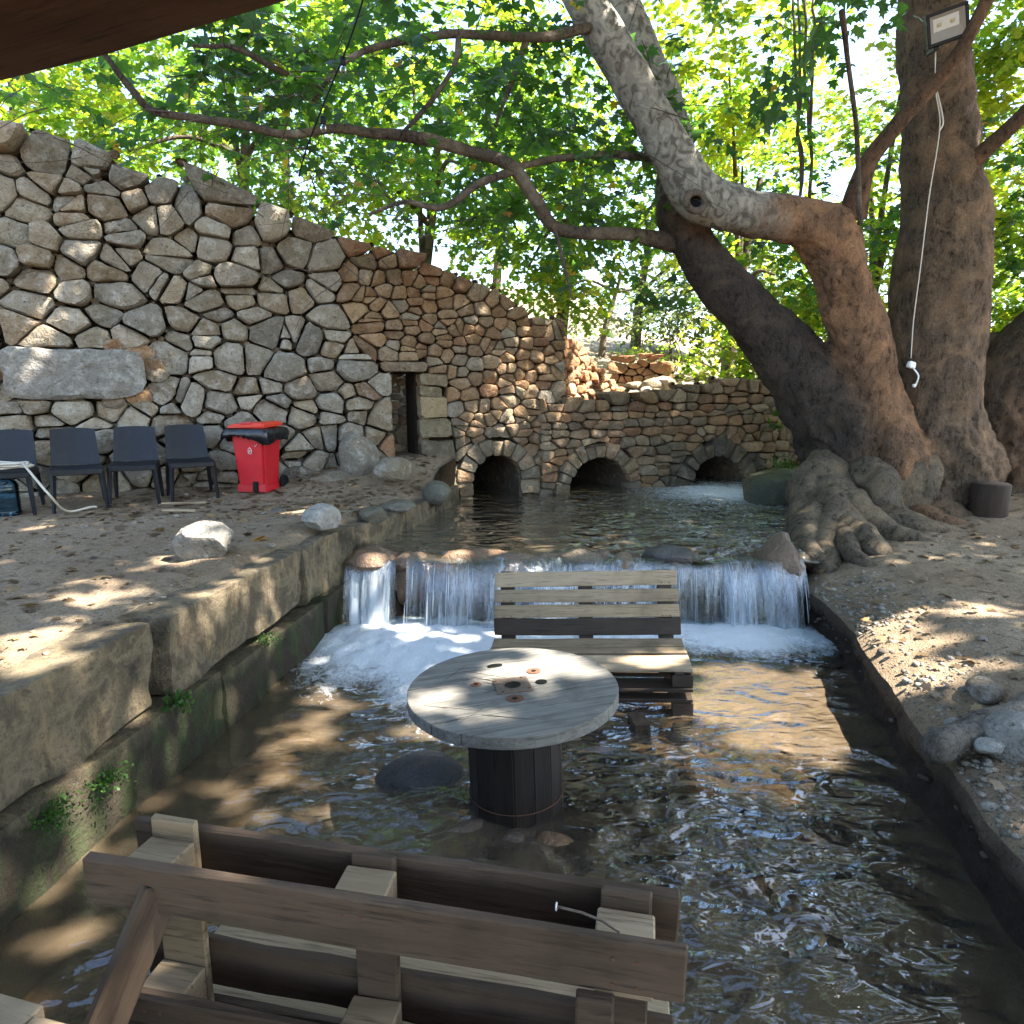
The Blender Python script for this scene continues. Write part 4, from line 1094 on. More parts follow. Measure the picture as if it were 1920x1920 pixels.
lid = obj('lid', bm_mesh('lid', taper((.47, .49), (.40, .42), .055, .018, .0), True, 40), M['orange_plastic'], bn, (0, 0, .735)); lid.rotation_euler = (.03, -.04, 0)
obj('lid_grip', bm_mesh('lid_grip', taper((.14, .04), (.12, .03), .02, .006, .0), True, 40), M['red_plastic'], lid, (.0, -.19, .05))
for sx in (-1, 1):
    v, f = lathe_geo([(.0, -.02), (.035, -.02), (.04, -.012), (.075, -.022), (.085, -.015), (.085, .015), (.075, .022), (.04, .012), (.035, .02), (0, .02)], 24)
    w = obj('wheel', new_mesh('wheel', v, f, None, True, 40), M['rubber'], bn, (sx * .2, .2, .087)); w.rotation_euler = (0, math.pi / 2, 0)
# printed mark: a small hand-and-bin symbol in white strokes
mk = [((-.02, -.03), (-.02, .02)), ((-.02, .02), (.0, .04)), ((.0, .04), (.018, .015)), ((.018, .015), (.018, -.03)), ((.018, -.03), (-.02, -.03)), ((0, -.02), (0, .012)), ((.065, .05), (.085, .075)), ((.055, .06), (.065, .05))]
parts = []
for a, b in mk: parts.append(tube_geo([np.array([a[0], -.0, a[1]]), np.array([b[0], 0, b[1]])], .0035, 4))
v, f = join_geo(parts); o = obj('printed_mark', new_mesh('printed_mark', v, f), M['white'], bn, (.03, -.214, .48)); o.rotation_euler = (-.065, 0, 0)
# scraps on the left bank
for px, py, L, a, lb in [(345, 944, .42, .25, 'long pale wood scrap on the ground below the chairs'), (335, 958, .30, .1, 'short pale wood scrap lying nearest the white boulder')]:
    p = atz(px, py, .9); b = board('wood_scrap', None, M['wood_pale'], (L, .05, .02), p + [0, 0, .005], (0, .02, a), seed=px); tag(b, lb, 'wood scrap', 'wood scraps on the left bank')
# ------------------------------------------------------------------ reel table
rc = atz(972, 1287, .60)
reel = thing('cable_reel_table', 'weathered wooden cable reel table standing in the stream', 'table', (rc[0], rc[1], -.2))
TOP = .80; RR = .512
tilt = Matrix.Rotation(math.radians(1.6), 4, 'Y') @ Matrix.Rotation(math.radians(-1.5), 4, 'X')
reel.rotation_euler = (math.radians(-1.2), math.radians(-1.8), math.radians(16))
npl = 8; wd = 2 * RR / npl
for k in range(npl):
    y0, y1 = -RR + k * wd + .002, -RR + (k + 1) * wd - .002
    yy = np.linspace(y0, y1, 9); xx = np.sqrt(np.maximum(RR ** 2 - yy ** 2, 0))
    if k in (0, npl - 1):                                  # rounded outer planks
        yy = np.concatenate([yy, []]);
    ol = [(x, y) for x, y in zip(xx, yy)] + [(-x, y) for x, y in zip(xx[::-1], yy[::-1])]
    ol = [q for i, q in enumerate(ol) if i == 0 or np.hypot(q[0] - ol[i - 1][0], q[1] - ol[i - 1][1]) > 1e-4]
    bm = bmesh.new(); vs_ = [bm.verts.new((x, y, 0)) for x, y in ol]; fc = bm.faces.new(vs_)
    r = bmesh.ops.extrude_face_region(bm, geom=[fc])
    for v in r['geom']:
        if isinstance(v, bmesh.types.BMVert): v.co.z = -.058
    bmesh.ops.recalc_face_normals(bm, faces=bm.faces[:])
    bmesh.ops.bevel(bm, geom=[e for e in bm.edges if e.calc_face_angle(0) > 1.2], offset=.003, segments=1, affect='EDGES')
    obj('plank', bm_mesh('plank', bm), M['reel'], reel, (0, 0, TOP + random.Random(k).uniform(-.0015, .0015)))
nst = 15
for k in range(nst):
    a = k / nst * 2 * math.pi; wd_ = 2 * .235 * math.sin(math.pi / nst) * 1.0
    o = obj('stave', bm_mesh('stave', box_geo(.03, wd_, TOP - .058, .005)), M['barrel'], reel, (.215 * math.cos(a), .215 * math.sin(a), (TOP - .058) / 2)); o.rotation_euler = (0, 0, a)
v, f = tube_geo([np.array([.236 * math.cos(a), .236 * math.sin(a), .26]) for a in np.linspace(0, 2 * math.pi, 40)], .003, 5, False); obj('hoop', new_mesh('hoop', v, f), M['rust'], reel)
# hub plate with a real hole, bolts, black discs painting the shade of holes
bm = bmesh.new(); hs, hr, nn = .085, .042, 24
outer, inner = [], []
for k in range(nn):
    a = k / nn * 2 * math.pi + math.pi / 4; c, s = math.cos(a), math.sin(a); q = max(abs(c), abs(s))
    outer.append(bm.verts.new((c / q * hs, s / q * hs, .004))); inner.append(bm.verts.new((c * hr, s * hr, .004)))
lowi = [bm.verts.new((v.co.x, v.co.y, .0008)) for v in inner]; lowo = [bm.verts.new((v.co.x, v.co.y, -.002)) for v in outer]
for k in range(nn):
    j = (k + 1) % nn
    bm.faces.new((outer[k], outer[j], inner[j], inner[k])); bm.faces.new((inner[k], inner[j], lowi[j], lowi[k])); bm.faces.new((lowo[k], lowo[j], outer[j], outer[k]))
plt = obj('hub_plate', bm_mesh('hub_plate', bm), M['steel'], reel, (0, 0, TOP + .002)); plt.rotation_euler = (0, 0, -.1)
def disc(name, r, z, loc, mat, parent, sx=1.0, ring=None):
    if ring: v, f = lathe_geo([(ring, z - .003), (ring, z), (r, z), (r + .004, z - .004)], 24)
    else: v, f = lathe_geo([(.0, z), (r, z), (r, z - .004)], 24)
    v[:, 0] *= sx
    return obj(name, new_mesh(name, v, f, None, True, 40), M[mat], parent, loc)
disc('hub_hole_shade', .041, .0021, (0, 0, TOP), 'metal_black', reel)
for sx in (-1, 1):
    for sy in (-1, 1): disc('bolt', .008, .009, (sx * .066, sy * .066, TOP), 'rust', reel)
for (x, y, r, kind, s) in [(-.02, .27, .022, 'h', 1.9), (.15, .13, .036, 'r', 1), (.145, -.01, .026, 'h', 1.1), (-.03, -.145, .042, 'r', 1), (-.165, .075, .026, 'r', 1), (.15, .13, .012, 'h', 1), (-.03, -.145, .014, 'h', 1), (-.165, .075, .012, 'h', 1)]:
    disc('bolt_hole_shade' if kind == 'h' else 'bolt_washer', r, .0042 if kind == 'h' else .003, (x, y, TOP), 'metal_black' if kind == 'h' else 'rust', reel, s)  # holes are flat black discs, their depth painted dark
rg = random.Random(8)
parts = []
for k in range(26):                                        # saw cuts and scratches, shallow dark grooves
    a = rg.uniform(-.9, .9); L = rg.uniform(.05, .2); x, y = rg.uniform(-.36, .36), rg.uniform(-.3, .3)
    p0 = np.array([x - L * math.cos(a), y - L * math.sin(a), TOP + .0012]); p1 = np.array([x + L * math.cos(a), y + L * math.sin(a), TOP + .0012])
    if np.hypot(*p0[:2]) > .47 or np.hypot(*p1[:2]) > .47: continue
    if k % 4 == 0: continue
    parts.append(tube_geo([p0, (p0 + p1) / 2, p1], [.0006, .0016, .0006], 4))
v, f = join_geo(parts); tag(obj('scratches', new_mesh('scratches', v, f), M['wood_dark'], reel), kind='stuff')
# ------------------------------------------------------------------ far pallet bench
BW = 1.33; brz = math.radians(-6.5); bo = np.array([1.142 - BW * math.cos(brz), 3.91 - BW * math.sin(brz), -.04])
bench = thing('pallet_bench', 'pallet wood bench facing the camera below the waterfall, behind the reel table', 'bench', bo, brz)
bench.rotation_euler = (0, math.radians(-2.6), brz)
SZ = .285
for k, (y, w, m) in enumerate([(.055, .10, 'wood_pale'), (.18, .125, 'wood_pale'), (.33, .10, 'wood'), (.475, .15, 'wood')]):
    board('seat_slat', bench, M[m], (BW, w, .022), (BW / 2, y, SZ), seed=k, nx=4)
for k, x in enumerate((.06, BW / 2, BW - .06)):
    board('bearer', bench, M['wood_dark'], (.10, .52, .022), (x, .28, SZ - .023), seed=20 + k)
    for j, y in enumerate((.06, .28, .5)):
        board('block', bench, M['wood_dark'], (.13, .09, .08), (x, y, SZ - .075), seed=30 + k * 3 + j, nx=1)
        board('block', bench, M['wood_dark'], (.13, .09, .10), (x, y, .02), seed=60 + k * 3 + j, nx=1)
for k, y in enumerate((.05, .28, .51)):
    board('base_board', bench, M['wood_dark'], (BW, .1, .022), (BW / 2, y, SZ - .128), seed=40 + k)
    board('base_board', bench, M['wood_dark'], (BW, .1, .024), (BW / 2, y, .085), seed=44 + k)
lean = math.radians(14)
bk_ = [(.0, .12, 'wood_dark'), (.125, .092, 'wood'), (.235, .092, 'wood_pale'), (.35, .105, 'wood_pale')]
for k, (h, w, m) in enumerate(bk_):
    hh = h + w / 2 + .03
    board('back_slat', bench, M[m], (BW - .01 * k, .022, w), (BW / 2, .56 + math.sin(lean) * hh, SZ + math.cos(lean) * hh), (-lean, 0, [0, .004, -.004, .006][k]), seed=70 + k, nx=4)
for k, x in enumerate((.1, BW / 2, BW - .1)):
    board('back_post', bench, M['wood_dark'], (.10, .075, .62), (x, .61 + math.sin(lean) * .20, SZ + .16), (-lean, 0, 0), seed=80 + k, nx=1)
    for h in (.17, .28, .40):
        for dx in (-.025, .03): disc('nail', .005, .0, (x + dx, .56 + math.sin(lean) * h - .0125, SZ + math.cos(lean) * h), 'rust', bench).rotation_euler = (math.pi / 2 - lean, 0, 0)
p = atz(1200, 1362, .0); b = board('timber_offcut', None, M['wood_red'], (.10, .16, .09), p + [0, .03, -.01], (0, 0, .1)); tag(b, 'short brown timber offcut in the water before the far bench', 'timber')
# ------------------------------------------------------------------ near pallet bench seen from behind
nl = np.array([-.941, 1.322, 1.0]); nrt = np.array([.323, 1.069, 1.0]); PL = 1.29
nb_ = thing('pallet_bench', 'pallet wood bench seen from behind in the foreground', 'bench', (nl[0], nl[1], 0.0), math.atan2(nrt[1] - nl[1], nrt[0] - nl[0]))
def pb(name, m, size, loc, rot=(0, 0, 0), seed=0, nx=3, jit=.003): return board(name, nb_, M[m], size, loc, rot, seed=seed, nx=nx, jit=jit)
for k, (zt, h) in enumerate([(1.0, .115), (.665, .14), (.26, .11)]):
    pb('back_board', 'wood_red', (PL, .026, h), (PL / 2, .0, zt - h / 2), seed=100 + k, nx=6)
for k, x in enumerate((.135, .63, 1.175)):
    for j, zt in enumerate((.985, .655, .26)):
        pb('block', 'wood' if k < 2 else 'wood_pale', (.115, .085, .125), (x, .057, zt - .062 - (.0 if k != 2 else .01)), (0, .0, [.0, .03, 0][k]), seed=110 + k * 3 + j, nx=1, jit=.002)
    pb('upright', 'wood_red' if k != 0 else 'wood', (.10 + .02 * (k == 0), .022, .86), (x, .112, .58 + (.02 if k == 0 else 0)), seed=130 + k, nx=1)
for k, (zt, h) in enumerate([(1.0, .125), (.835, .09), (.70, .125), (.53, .09), (.40, .12)]):
    o = pb('back_slat', 'wood_red', (PL - .02, .024, h), (PL / 2, .137, zt - h / 2), (0, 0.004 * (k == 0), 0), seed=140 + k, nx=8, jit=.004)
for k, (y, w) in enumerate([(.25, .13), (.40, .1), (.53, .12)]): pb('seat_slat', 'wood', (PL, w, .022), (PL / 2, y, .45), seed=150 + k)
for k, x in enumerate((.1, .63, 1.18)):
    pb('bearer', 'wood_dark', (.1, .46, .024), (x, .39, .426), seed=160 + k)
    for j, y in enumerate((.24, .52)): pb('leg', 'wood_dark', (.1, .09, .72), (x, y, .054), seed=165 + k * 2 + j, nx=1)
for k, x in enumerate((.115, .155, .61, .65, 1.155, 1.2)):
    for zz in (.96, .905, .63, .56): disc('nail', .004, .0, (x, -.0135, zz), 'rust', nb_).rotation_euler = (math.pi / 2, 0, 0)
# struts that prop it up on the near side
def strut(a, b, w, t_, m, seed):
    a, b = Vector(a), Vector(b); d = b - a; inv = Matrix.Translation(nb_.location) @ Matrix.Rotation(nb_.rotation_euler.z, 4, 'Z')
    mid = inv.inverted() @ ((a + b) / 2); dl = inv.to_3x3().inverted() @ d
    o = pb('strut', m, (d.length, w, t_), mid, seed=seed); o.rotation_euler = dl.to_track_quat('X', 'Y').to_euler(); return o
s0, s1 = at(305, 1660, 1.30), at(195, 1925, 1.20); strut(s0, s0 + (s1 - s0) * 3.0, .085, .03, 'wood_red', 5)
pb('strut', 'wood_red', (.072, .03, .75), (1.12, -.03, .52), (0, .01, 0), seed=171, nx=1)
v, f = tube_geo([np.array(q) for q in [(1.04, .05, 1.0), (1.09, .045, .999), (1.13, .04, .992), (1.165, .03, .982)]], .0028, 6)
nail = obj('bent_nail', new_mesh('bent_nail', v, f), M['steel'], nb_)
v, f = lathe_geo([(0, 0), (.008, 0), (.008, .003), (0, .003)], 12); o = obj('head', new_mesh('head', v, f), M['reflector'], nail, (1.038, .05, 1.0)); o.rotation_euler = (0, math.pi / 2, 0)
# plank table at the lower left corner
q0, q1 = atz(-40, 1850, .86), atz(215, 1918, .86)
plat = thing('plank_table', 'corner of a pale plank table at the lower left edge', 'table', (q0[0], q0[1], 0), math.atan2(q1[1] - q0[1], q1[0] - q0[0]))
plat.location.z = -.2
for k, (x0, x1, y) in enumerate([(-.6, .158, 0), (.163, .36, -.02)]): board('plank', plat, M['wood_pale'], (x1 - x0, .5, .035), ((x0 + x1) / 2, y - .25, 1.06 - .0175), seed=200 + k, jit=.002)
for k, (x, y) in enumerate([(-.5, -.1), (.25, -.12), (-.5, -.42), (.25, -.42)]): board('leg', plat, M['wood_dark'], (.07, .07, 1.02), (x, y, .51), seed=210 + k, nx=1)
# ------------------------------------------------------------------ roof beam overhead at the left
b0, b1 = atz(0, 152, 2.62), atz(540, 0, 2.62)
dd = (b1 - b0) / np.linalg.norm(b1 - b0); pn = np.array([dd[1], -dd[0], 0])
bm = box_geo(4.2, .44, .34, .04, jit=.009, rng=random.Random(3), nx=12)
for _ in range(1): bmesh.ops.smooth_vert(bm, verts=bm.verts[:], factor=.3, use_axis_x=False, use_axis_y=True, use_axis_z=True)
o = obj('roof_beam', bm_mesh('roof_beam', bm, True, 50), M['beam'], None, (b0 + b1) / 2 + pn * .205 + [0, 0, .135]); o.rotation_euler = (0, 0, math.atan2(dd[1], dd[0]))
tag(o, 'dark rough wooden roof beam crossing the upper left corner', 'beam')
# unseen shelter roof implied by the beam, added to cut skylight on the foreground
rf = thing('unseen_shelter_roof', 'unseen plank roof of the shelter behind the dark beam, shading the foreground', 'roof', (b0 + b1) / 2 + pn * .2 + [0, 0, .40], math.atan2(dd[1], dd[0]))
for k in range(14): board('roof_plank', rf, M['beam'], (7.5, .29, .03), (1.2, -1.0 - k * .3, .004 * (k % 2)), seed=300 + k, nx=1)
# ------------------------------------------------------------------ stump seat
p = atz(1872, 985, .62)
st = thing('log_seat', 'short dark upright log standing on the right bank by the trunks', 'log', (p[0], p[1] + .18, .55))
v, f = lathe_geo([(0, .5), (.17, .5), (.185, .485), (.18, .25), (.195, .02), (.19, 0)], 20); v = v + np.stack([fbm(v, 5, 3, 3) * .02] * 2 + [0 * v[:, 0]], 1)
obj('trunk', new_mesh('trunk', v, f, None, True, 50), M['wood_post'], st)
v, f = lathe_geo([(0, .506), (.165, .506), (.168, .5)], 20); obj('cut_face', new_mesh('cut_face', v, f), M['wood_red'], st)
# ------------------------------------------------------------------ trees: fused stems
def stem_pts(lst, n=6):
    P, R = [], []
    for q in lst:
        p = at(q[0], q[1], q[2]); r = ray(q[0], q[1]); t = q[2] / r[1]
        P.append(p); R.append(q[3] * t / F / 2)
    R = np.array(R)
    C = catmull([np.append(p, r) for p, r in zip(P, R)], n)
    return C[:, :3], np.maximum(C[:, 3], .01)
def fused(stems, voxel, amp=.03, freq=2.2):
    parts = []
    for P, R, c, pale in stems:
        parts.append(tube_geo(P, R, 18))
        for k in (0, len(P) - 1):
            bm = bmesh.new(); bmesh.ops.create_icosphere(bm, subdivisions=2, radius=float(R[k]))
            parts.append((np.array([v.co[:] for v in bm.verts]) + P[k], [tuple(v.index for v in f.verts) for f in bm.faces])); bm.free()
    v, f = join_geo(parts)
    o = obj('tmp', new_mesh('tmp', v, f))
    m = o.modifiers.new('r', 'REMESH'); m.mode = 'VOXEL'; m.voxel_size = voxel
    m = o.modifiers.new('s', 'SMOOTH'); m.iterations = 6; m.factor = .5
    dg = bpy.context.evaluated_depsgraph_get()
    me = bpy.data.meshes.new_from_object(o.evaluated_get(dg)); bpy.data.objects.remove(o)
    n = len(me.vertices); co = np.empty(n * 3); me.vertices.foreach_get('co', co); co = co.reshape(-1, 3)
    no = np.empty(n * 3); me.vertices.foreach_get('normal', no); no = no.reshape(-1, 3)
    W = np.zeros((n, len(stems))); PAL = np.zeros((n, len(stems)))
    for s, (P, R, c, pale) in enumerate(stems):
        best = np.full(n, 1e9); bp = np.zeros(n)
        pl = np.interp(np.linspace(0, 1, len(P)), *pale)
        for k in range(len(P)):
            d = np.linalg.norm(co - P[k], axis=1) - R[k]
            u = d < best; best[u] = d[u]; bp[u] = pl[k]
        W[:, s] = np.exp(-np.clip(best, -.3, 5) / .06); PAL[:, s] = bp
    W /= W.sum(1)[:, None]
    col = W @ np.array([q[2] for q in stems]); pal = (W * PAL).sum(1)
    am = amp * (1 - .75 * np.clip(pal, 0, 1)) * (1 + 1.6 * sstep(2.3, .9, co[:, 2]))
    co2 = co + no * (fbm(co * np.array([1, 1, .55]), freq * 2, 5, 5) * am * 1.4 + fbm(co, freq * .5, 3, 9) * am * 1.2 + fbm(co * np.array([1, 1, .4]), freq * 8, 3, 15) * am * .45)[:, None]
    me.vertices.foreach_set('co', co2.ravel())
    a = me.color_attributes.new('Col', 'FLOAT_COLOR', 'POINT'); c4 = np.ones((n, 4)); c4[:, :3] = col; a.data.foreach_set('color', c4.ravel())
    a = me.attributes.new('pale', 'FLOAT', 'POINT'); a.data.foreach_set('value', pal)
    me.polygons.foreach_set('use_smooth', [True] * len(me.polygons)); me.update()
    return me
NOP = ([0, 1], [0, 0])
DK, RB, BRN, ROOT = (.075, .06, .048), (.31, .178, .10), (.20, .138, .09), (.20, .158, .108)
L_ = [(1650, 900, 8.1, 200), (1568, 785, 8.0, 165), (1488, 680, 8.0, 118), (1400, 582, 7.9, 102), (1322, 490, 7.8, 95), (1272, 400, 7.8, 82), (1268, 300, 7.85, 75), (1245, 200, 7.9, 70), (1200, 90, 8.0, 68), (1150, -30, 8.1, 66), (1060, -250, 8.3, 60)]
M_ = [(1655, 880, 7.9, 180), (1638, 770, 7.8, 112), (1614, 640, 7.7, 106), (1583, 530, 7.6, 100), (1553, 446, 7.55, 112), (1495, 416, 7.5, 90), (1400, 398, 7.4, 84), (1312, 368, 7.3, 92), (1262, 290, 7.25, 82), (1200, 180, 7.2, 75), (1130, 60, 7.15, 73), (1060, -60, 7.1, 70), (900, -330, 7.0, 60)]
R_ = [(1745, 900, 8.2, 225), (1742, 760, 8.2, 172), (1756, 620, 8.2, 160), (1766, 500, 8.2, 165), (1773, 420, 8.2, 150), (1762, 300, 8.2, 130), (1752, 150, 8.2, 120), (1745, 0, 8.2, 114), (1740, -200, 8.3, 105)]
stems = [stem_pts(L_) + (DK, ([0, .42, .55, 1], [-.3, -.2, .6, 1])), stem_pts(M_) + (RB, ([0, .36, .46, .6, 1], [-.3, -.1, .5, .85, 1])), stem_pts(R_) + (BRN, ([0, 1], [-.3, -.1]))]
roots = [
 [(1620, 850, 8.0, 140), (1655, 920, 7.9, 230), (1690, 965, 8.1, 230)],
 [(1740, 760, 8.2, 150), (1770, 900, 8.0, 200), (1800, 970, 8.0, 150)],
 [(1800, 440, 8.15, 90), (1795, 560, 8.1, 100)],
 [(1575, 850, 7.9, 130), (1550, 925, 7.4, 110), (1568, 975, 6.9, 95), (1548, 1030, 6.3, 62), (1536, 1075, 5.85, 44)],
 [(1640, 900, 7.7, 130), (1650, 960, 7.1, 95), (1710, 990, 6.8, 62), (1815, 1008, 6.6, 26)],
 [(1720, 910, 7.9, 150), (1760, 965, 7.4, 85), (1835, 990, 7.2, 34)],
 [(1580, 975, 6.8, 85), (1610, 1005, 6.3, 66), (1645, 1035, 6.0, 48), (1672, 1066, 5.8, 22)],
 [(1545, 930, 7.4, 90), (1515, 1000, 6.6, 60), (1530, 1060, 5.9, 40)],
 [(1560, 930, 7.3, 100), (1600, 960, 6.9, 85), (1640, 985, 6.7, 60), (1700, 1015, 6.4, 30)],
 [(1610, 890, 7.5, 90), (1645, 905, 7.25, 70), (1660, 960, 6.9, 60)],
 [(1600, 960, 6.9, 60), (1665, 1000, 6.5, 48), (1740, 1020, 6.3, 34), (1800, 1050, 6.0, 16)],
 [(1700, 960, 7.3, 60), (1780, 985, 7.0, 40), (1860, 1010, 6.8, 22)],
 [(1560, 960, 7.0, 60), (1590, 1030, 6.1, 42), (1620, 1060, 5.8, 34), (1690, 1085, 5.6, 14)],
 [(1580, 890, 7.6, 90), (1530, 900, 7.5, 80), (1505, 950, 7.2, 60), (1500, 1000, 6.7, 40)],
]
RT = []
for r in roots: r = [(q[0], q[1], q[2], q[3] * (.92 if r[0][1] > 845 else 1)) for q in r]; (RT if r[0][1] > 845 else stems).append(stem_pts(r, 8) + ((ROOT if r[0][1] > 845 and r[0][0] < 1650 else BRN if r[0][0] > 1700 else RB), NOP))
tree = thing('plane_tree', 'huge plane tree with three leaning stems and knotted roots on the right bank', 'tree', (0, 0, 0))
obj('trunk', fused(stems, .028, .042), M['bark'], tree)
for k, (P, R, c, _) in enumerate(RT):
    R = R * np.interp(np.linspace(0, 1, len(R)), [0, .3, 1], [.85, 1, 1]); P = P.copy(); P[:len(P) // 4] += np.outer(np.linspace(1, 0, len(P) // 4), [.12, .35, -.05])
    P = P + np.stack([fbm(P, 2.2, 3, 40 + k), fbm(P, 2.2, 3, 50 + k), 0 * P[:, 0]], 1) * .09
    v, f = tube_geo(P, R * (1 + .22 * fbm(P, 4, 3, 60 + k)), 20)
    v = v + (v - np.repeat(P, 20, 0)) * (fbm(v, 5, 4, 70 + k) * .35)[:, None]
    me = new_mesh('root', v, f, c); a = me.attributes.new('pale', 'FLOAT', 'POINT'); a.data.foreach_set('value', [-.3] * len(v))
    obj('root', me, M['bark'], tree)
# knot hole on the bent limb
kp = at(1304, 378, 6.93)
ring = []
for a in np.linspace(0, 2 * math.pi, 25): ring.append(kp + np.array([math.cos(a) * .095, .02 * math.cos(a), math.sin(a) * .085]))
v, f = tube_geo(ring, .035, 8, False)
kn = obj('knot', new_mesh('knot', v, f, (.2, .16, .12)), M['bark'], tree)
v, f = lathe_geo([(0, -.07), (.06, -.05), (.085, .0)], 20); ko = obj('hollow', new_mesh('hollow', v, f), M['rubber'], kn, kp + [0, .0, 0]); ko.rotation_euler = (math.pi / 2, 0, 0)
def branch(parent, lst, name='branch', n=6, ns=8, wob=.02, mat='bark', col=(.13, .10, .075), pale=.3):
    P, R = stem_pts(lst, n)
    P = P + np.stack([fbm(P, 3, 2, 4), fbm(P, 3, 2, 5), fbm(P, 3, 2, 6)], 1) * wob
    v, f = tube_geo(P, R, ns)
    me = new_mesh(name, v, f, col)
    if mat == 'bark':
        a = me.attributes.new('pale', 'FLOAT', 'POINT'); a.data.foreach_set('value', [pale] * len(v))
    return obj(name, me, M[mat], parent), P
BR = [
 [(1275, 455, 7.85, 40), (1180, 440, 7.5, 25), (1050, 428, 7.2, 24), (1005, 375, 7.0, 24), (962, 312, 6.8, 26), (900, 288, 6.7, 22), (800, 262, 6.5, 24), (700, 250, 6.3, 19), (630, 240, 6.2, 17), (540, 252, 6.1, 15), (450, 232, 6.0, 16), (300, 212, 5.9, 14), (250, 170, 5.8, 13), (190, 95, 5.7, 10)],
 [(965, 318, 6.8, 16), (890, 350, 6.7, 14), (830, 392, 6.6, 13), (760, 378, 6.5, 9), (690, 402, 6.4, 6)],
 [(1262, 300, 7.7, 18), (1150, 290, 7.3, 15), (1040, 300, 6.95, 13), (962, 312, 6.8, 12)],
 [(1130, 50, 7.1, 20), (1000, 70, 6.8, 18), (860, 62, 6.5, 16), (730, 82, 6.3, 14), (640, 120, 6.1, 10), (590, 190, 6.0, 7)],
 [(990, 70, 6.8, 14), (960, 150, 6.7, 10), (930, 235, 6.6, 6)],
 [(862, 60, 6.5, 12), (850, 130, 6.4, 10), (790, 210, 6.3, 9), (750, 255, 6.3, 7)],
 [(600, 165, 6.0, 8), (520, 130, 5.7, 11), (440, 90, 5.5, 10), (360, 85, 5.3, 6)],
 [(1598, 410, 7.5, 56), (1625, 310, 7.4, 36), (1700, 215, 7.3, 30), (1790, 110, 7.2, 27), (1850, 0, 7.1, 25), (1920, -140, 7.0, 22)],
 [(1785, 345, 8.0, 40), (1850, 280, 7.8, 32), (1930, 205, 7.6, 28), (2050, 90, 7.4, 20)],
 [(1580, 20, 6.6, 12), (1590, 120, 6.9, 9), (1606, 260, 7.1, 9), (1612, 420, 7.2, 10)],
 [(1035, 410, 7.1, 8), (1055, 480, 7.1, 7), (1072, 560, 7.1, 4)],
]
BP = []
for k, b in enumerate(BR):
    red = k in (7, 8)
    o, P = branch(tree, b, col=(.17, .10, .06) if red else (.13, .105, .08), pale=.0 if red else .35); BP.append(P)
# hanging creeper stems behind the bent limb
for k, x in enumerate((1494, 1502, 1512, 1524)):
    o, P = branch(tree, [(x - 8 + k * 3, -10, 9.2, 5), (x, 150, 9.2, 6), (x + (-1) ** k * 6, 300, 9.1, 6), (x + 4, 420 + 30 * k, 9.0, 4)], 'creeper_stem', 6, 5, .08, 'twig')
t2 = thing('old_trunk', 'lumpy old brown trunk leaning out at the right picture edge', 'tree')
T2 = [stem_pts([(1885, 960, 9.0, 190), (1875, 850, 9.0, 160), (1885, 760, 9.0, 170), (1925, 690, 9.0, 150), (2010, 590, 9.0, 130), (2160, 430, 9.0, 120)]) + ((.16, .105, .07), NOP),
      stem_pts([(1840, 880, 8.9, 80), (1850, 800, 8.9, 90), (1880, 740, 8.9, 80)]) + ((.18, .115, .075), NOP),
      stem_pts([(1930, 720, 8.8, 120), (1935, 800, 8.8, 130), (1930, 900, 8.8, 110)]) + ((.15, .10, .07), NOP),
      stem_pts([(1790, 610, 9.6, 34), (1830, 640, 9.4, 40), (1875, 655, 9.2, 50), (1930, 650, 9.0, 60)]) + ((.15, .11, .08), NOP),
      stem_pts([(1815, 700, 9.3, 60), (1812, 790, 9.2, 90), (1825, 880, 9.0, 110), (1835, 950, 8.9, 120)]) + ((.19, .125, .08), NOP),
      stem_pts([(1845, 955, 8.6, 70), (1835, 900, 8.8, 80)]) + ((.15, .1, .07), NOP)]
obj('trunk', fused(T2, .035, .05, 2.6), M['bark'], t2)

# ------------------------------------------------------------------ foliage
LEAF5 = np.array([(0, .34, .03), (0, 0, 0), (.17, -.06, -.01), (.5, .10, -.05), (.28, .29, .0), (.46, .62, -.07), (.17, .57, .0), (0, 1.0, -.10), (-.17, .57, .0), (-.46, .62, -.07), (-.28, .29, .0), (-.5, .10, -.05), (-.17, -.06, -.01)])
LEAF5_T = np.array([(0, k, k + 1 if k < 12 else 1) for k in range(1, 13)])
LEAF2 = np.array([(0, 0, 0), (.48, .25, -.05), (.2, .5, 0), (.36, .72, -.05), (0, 1, -.08), (-.36, .72, -.05), (-.2, .5, 0), (-.48, .25, -.05)])
LEAF2_T = np.array([(0, 1, 2), (0, 2, 6), (2, 3, 4), (2, 4, 6), (4, 5, 6), (0, 6, 7)])
BEAMS = []
def beam(p, r): BEAMS.append((np.asarray(p, float), r))
GAPS = [(np.array([.95, 2.8, 0.]), np.array([.28, .68, .675]), 1.15, .17)]    # openings in the crowns: start, direction, radius, spread
def carve(P, pad=.05):
    ok = np.ones(len(P), bool)
    for t, d_, r, sp in GAPS:
        d_ = d_ / np.linalg.norm(d_); d = P - t; s = d @ d_; q = np.linalg.norm(d - s[:, None] * d_, axis=1)
        ok &= ~((q < r + sp * s) & (s > 3) & (P[:, 2] > 2.2 + .545 * P[:, 1]))
    for t, r in BEAMS:
        d = P - t; s = d @ S; q = d - s[:, None] * S
        ok &= ~((np.einsum('ij,ij->i', q, q) < (r + pad) ** 2) & (s > 1.2))
    return ok
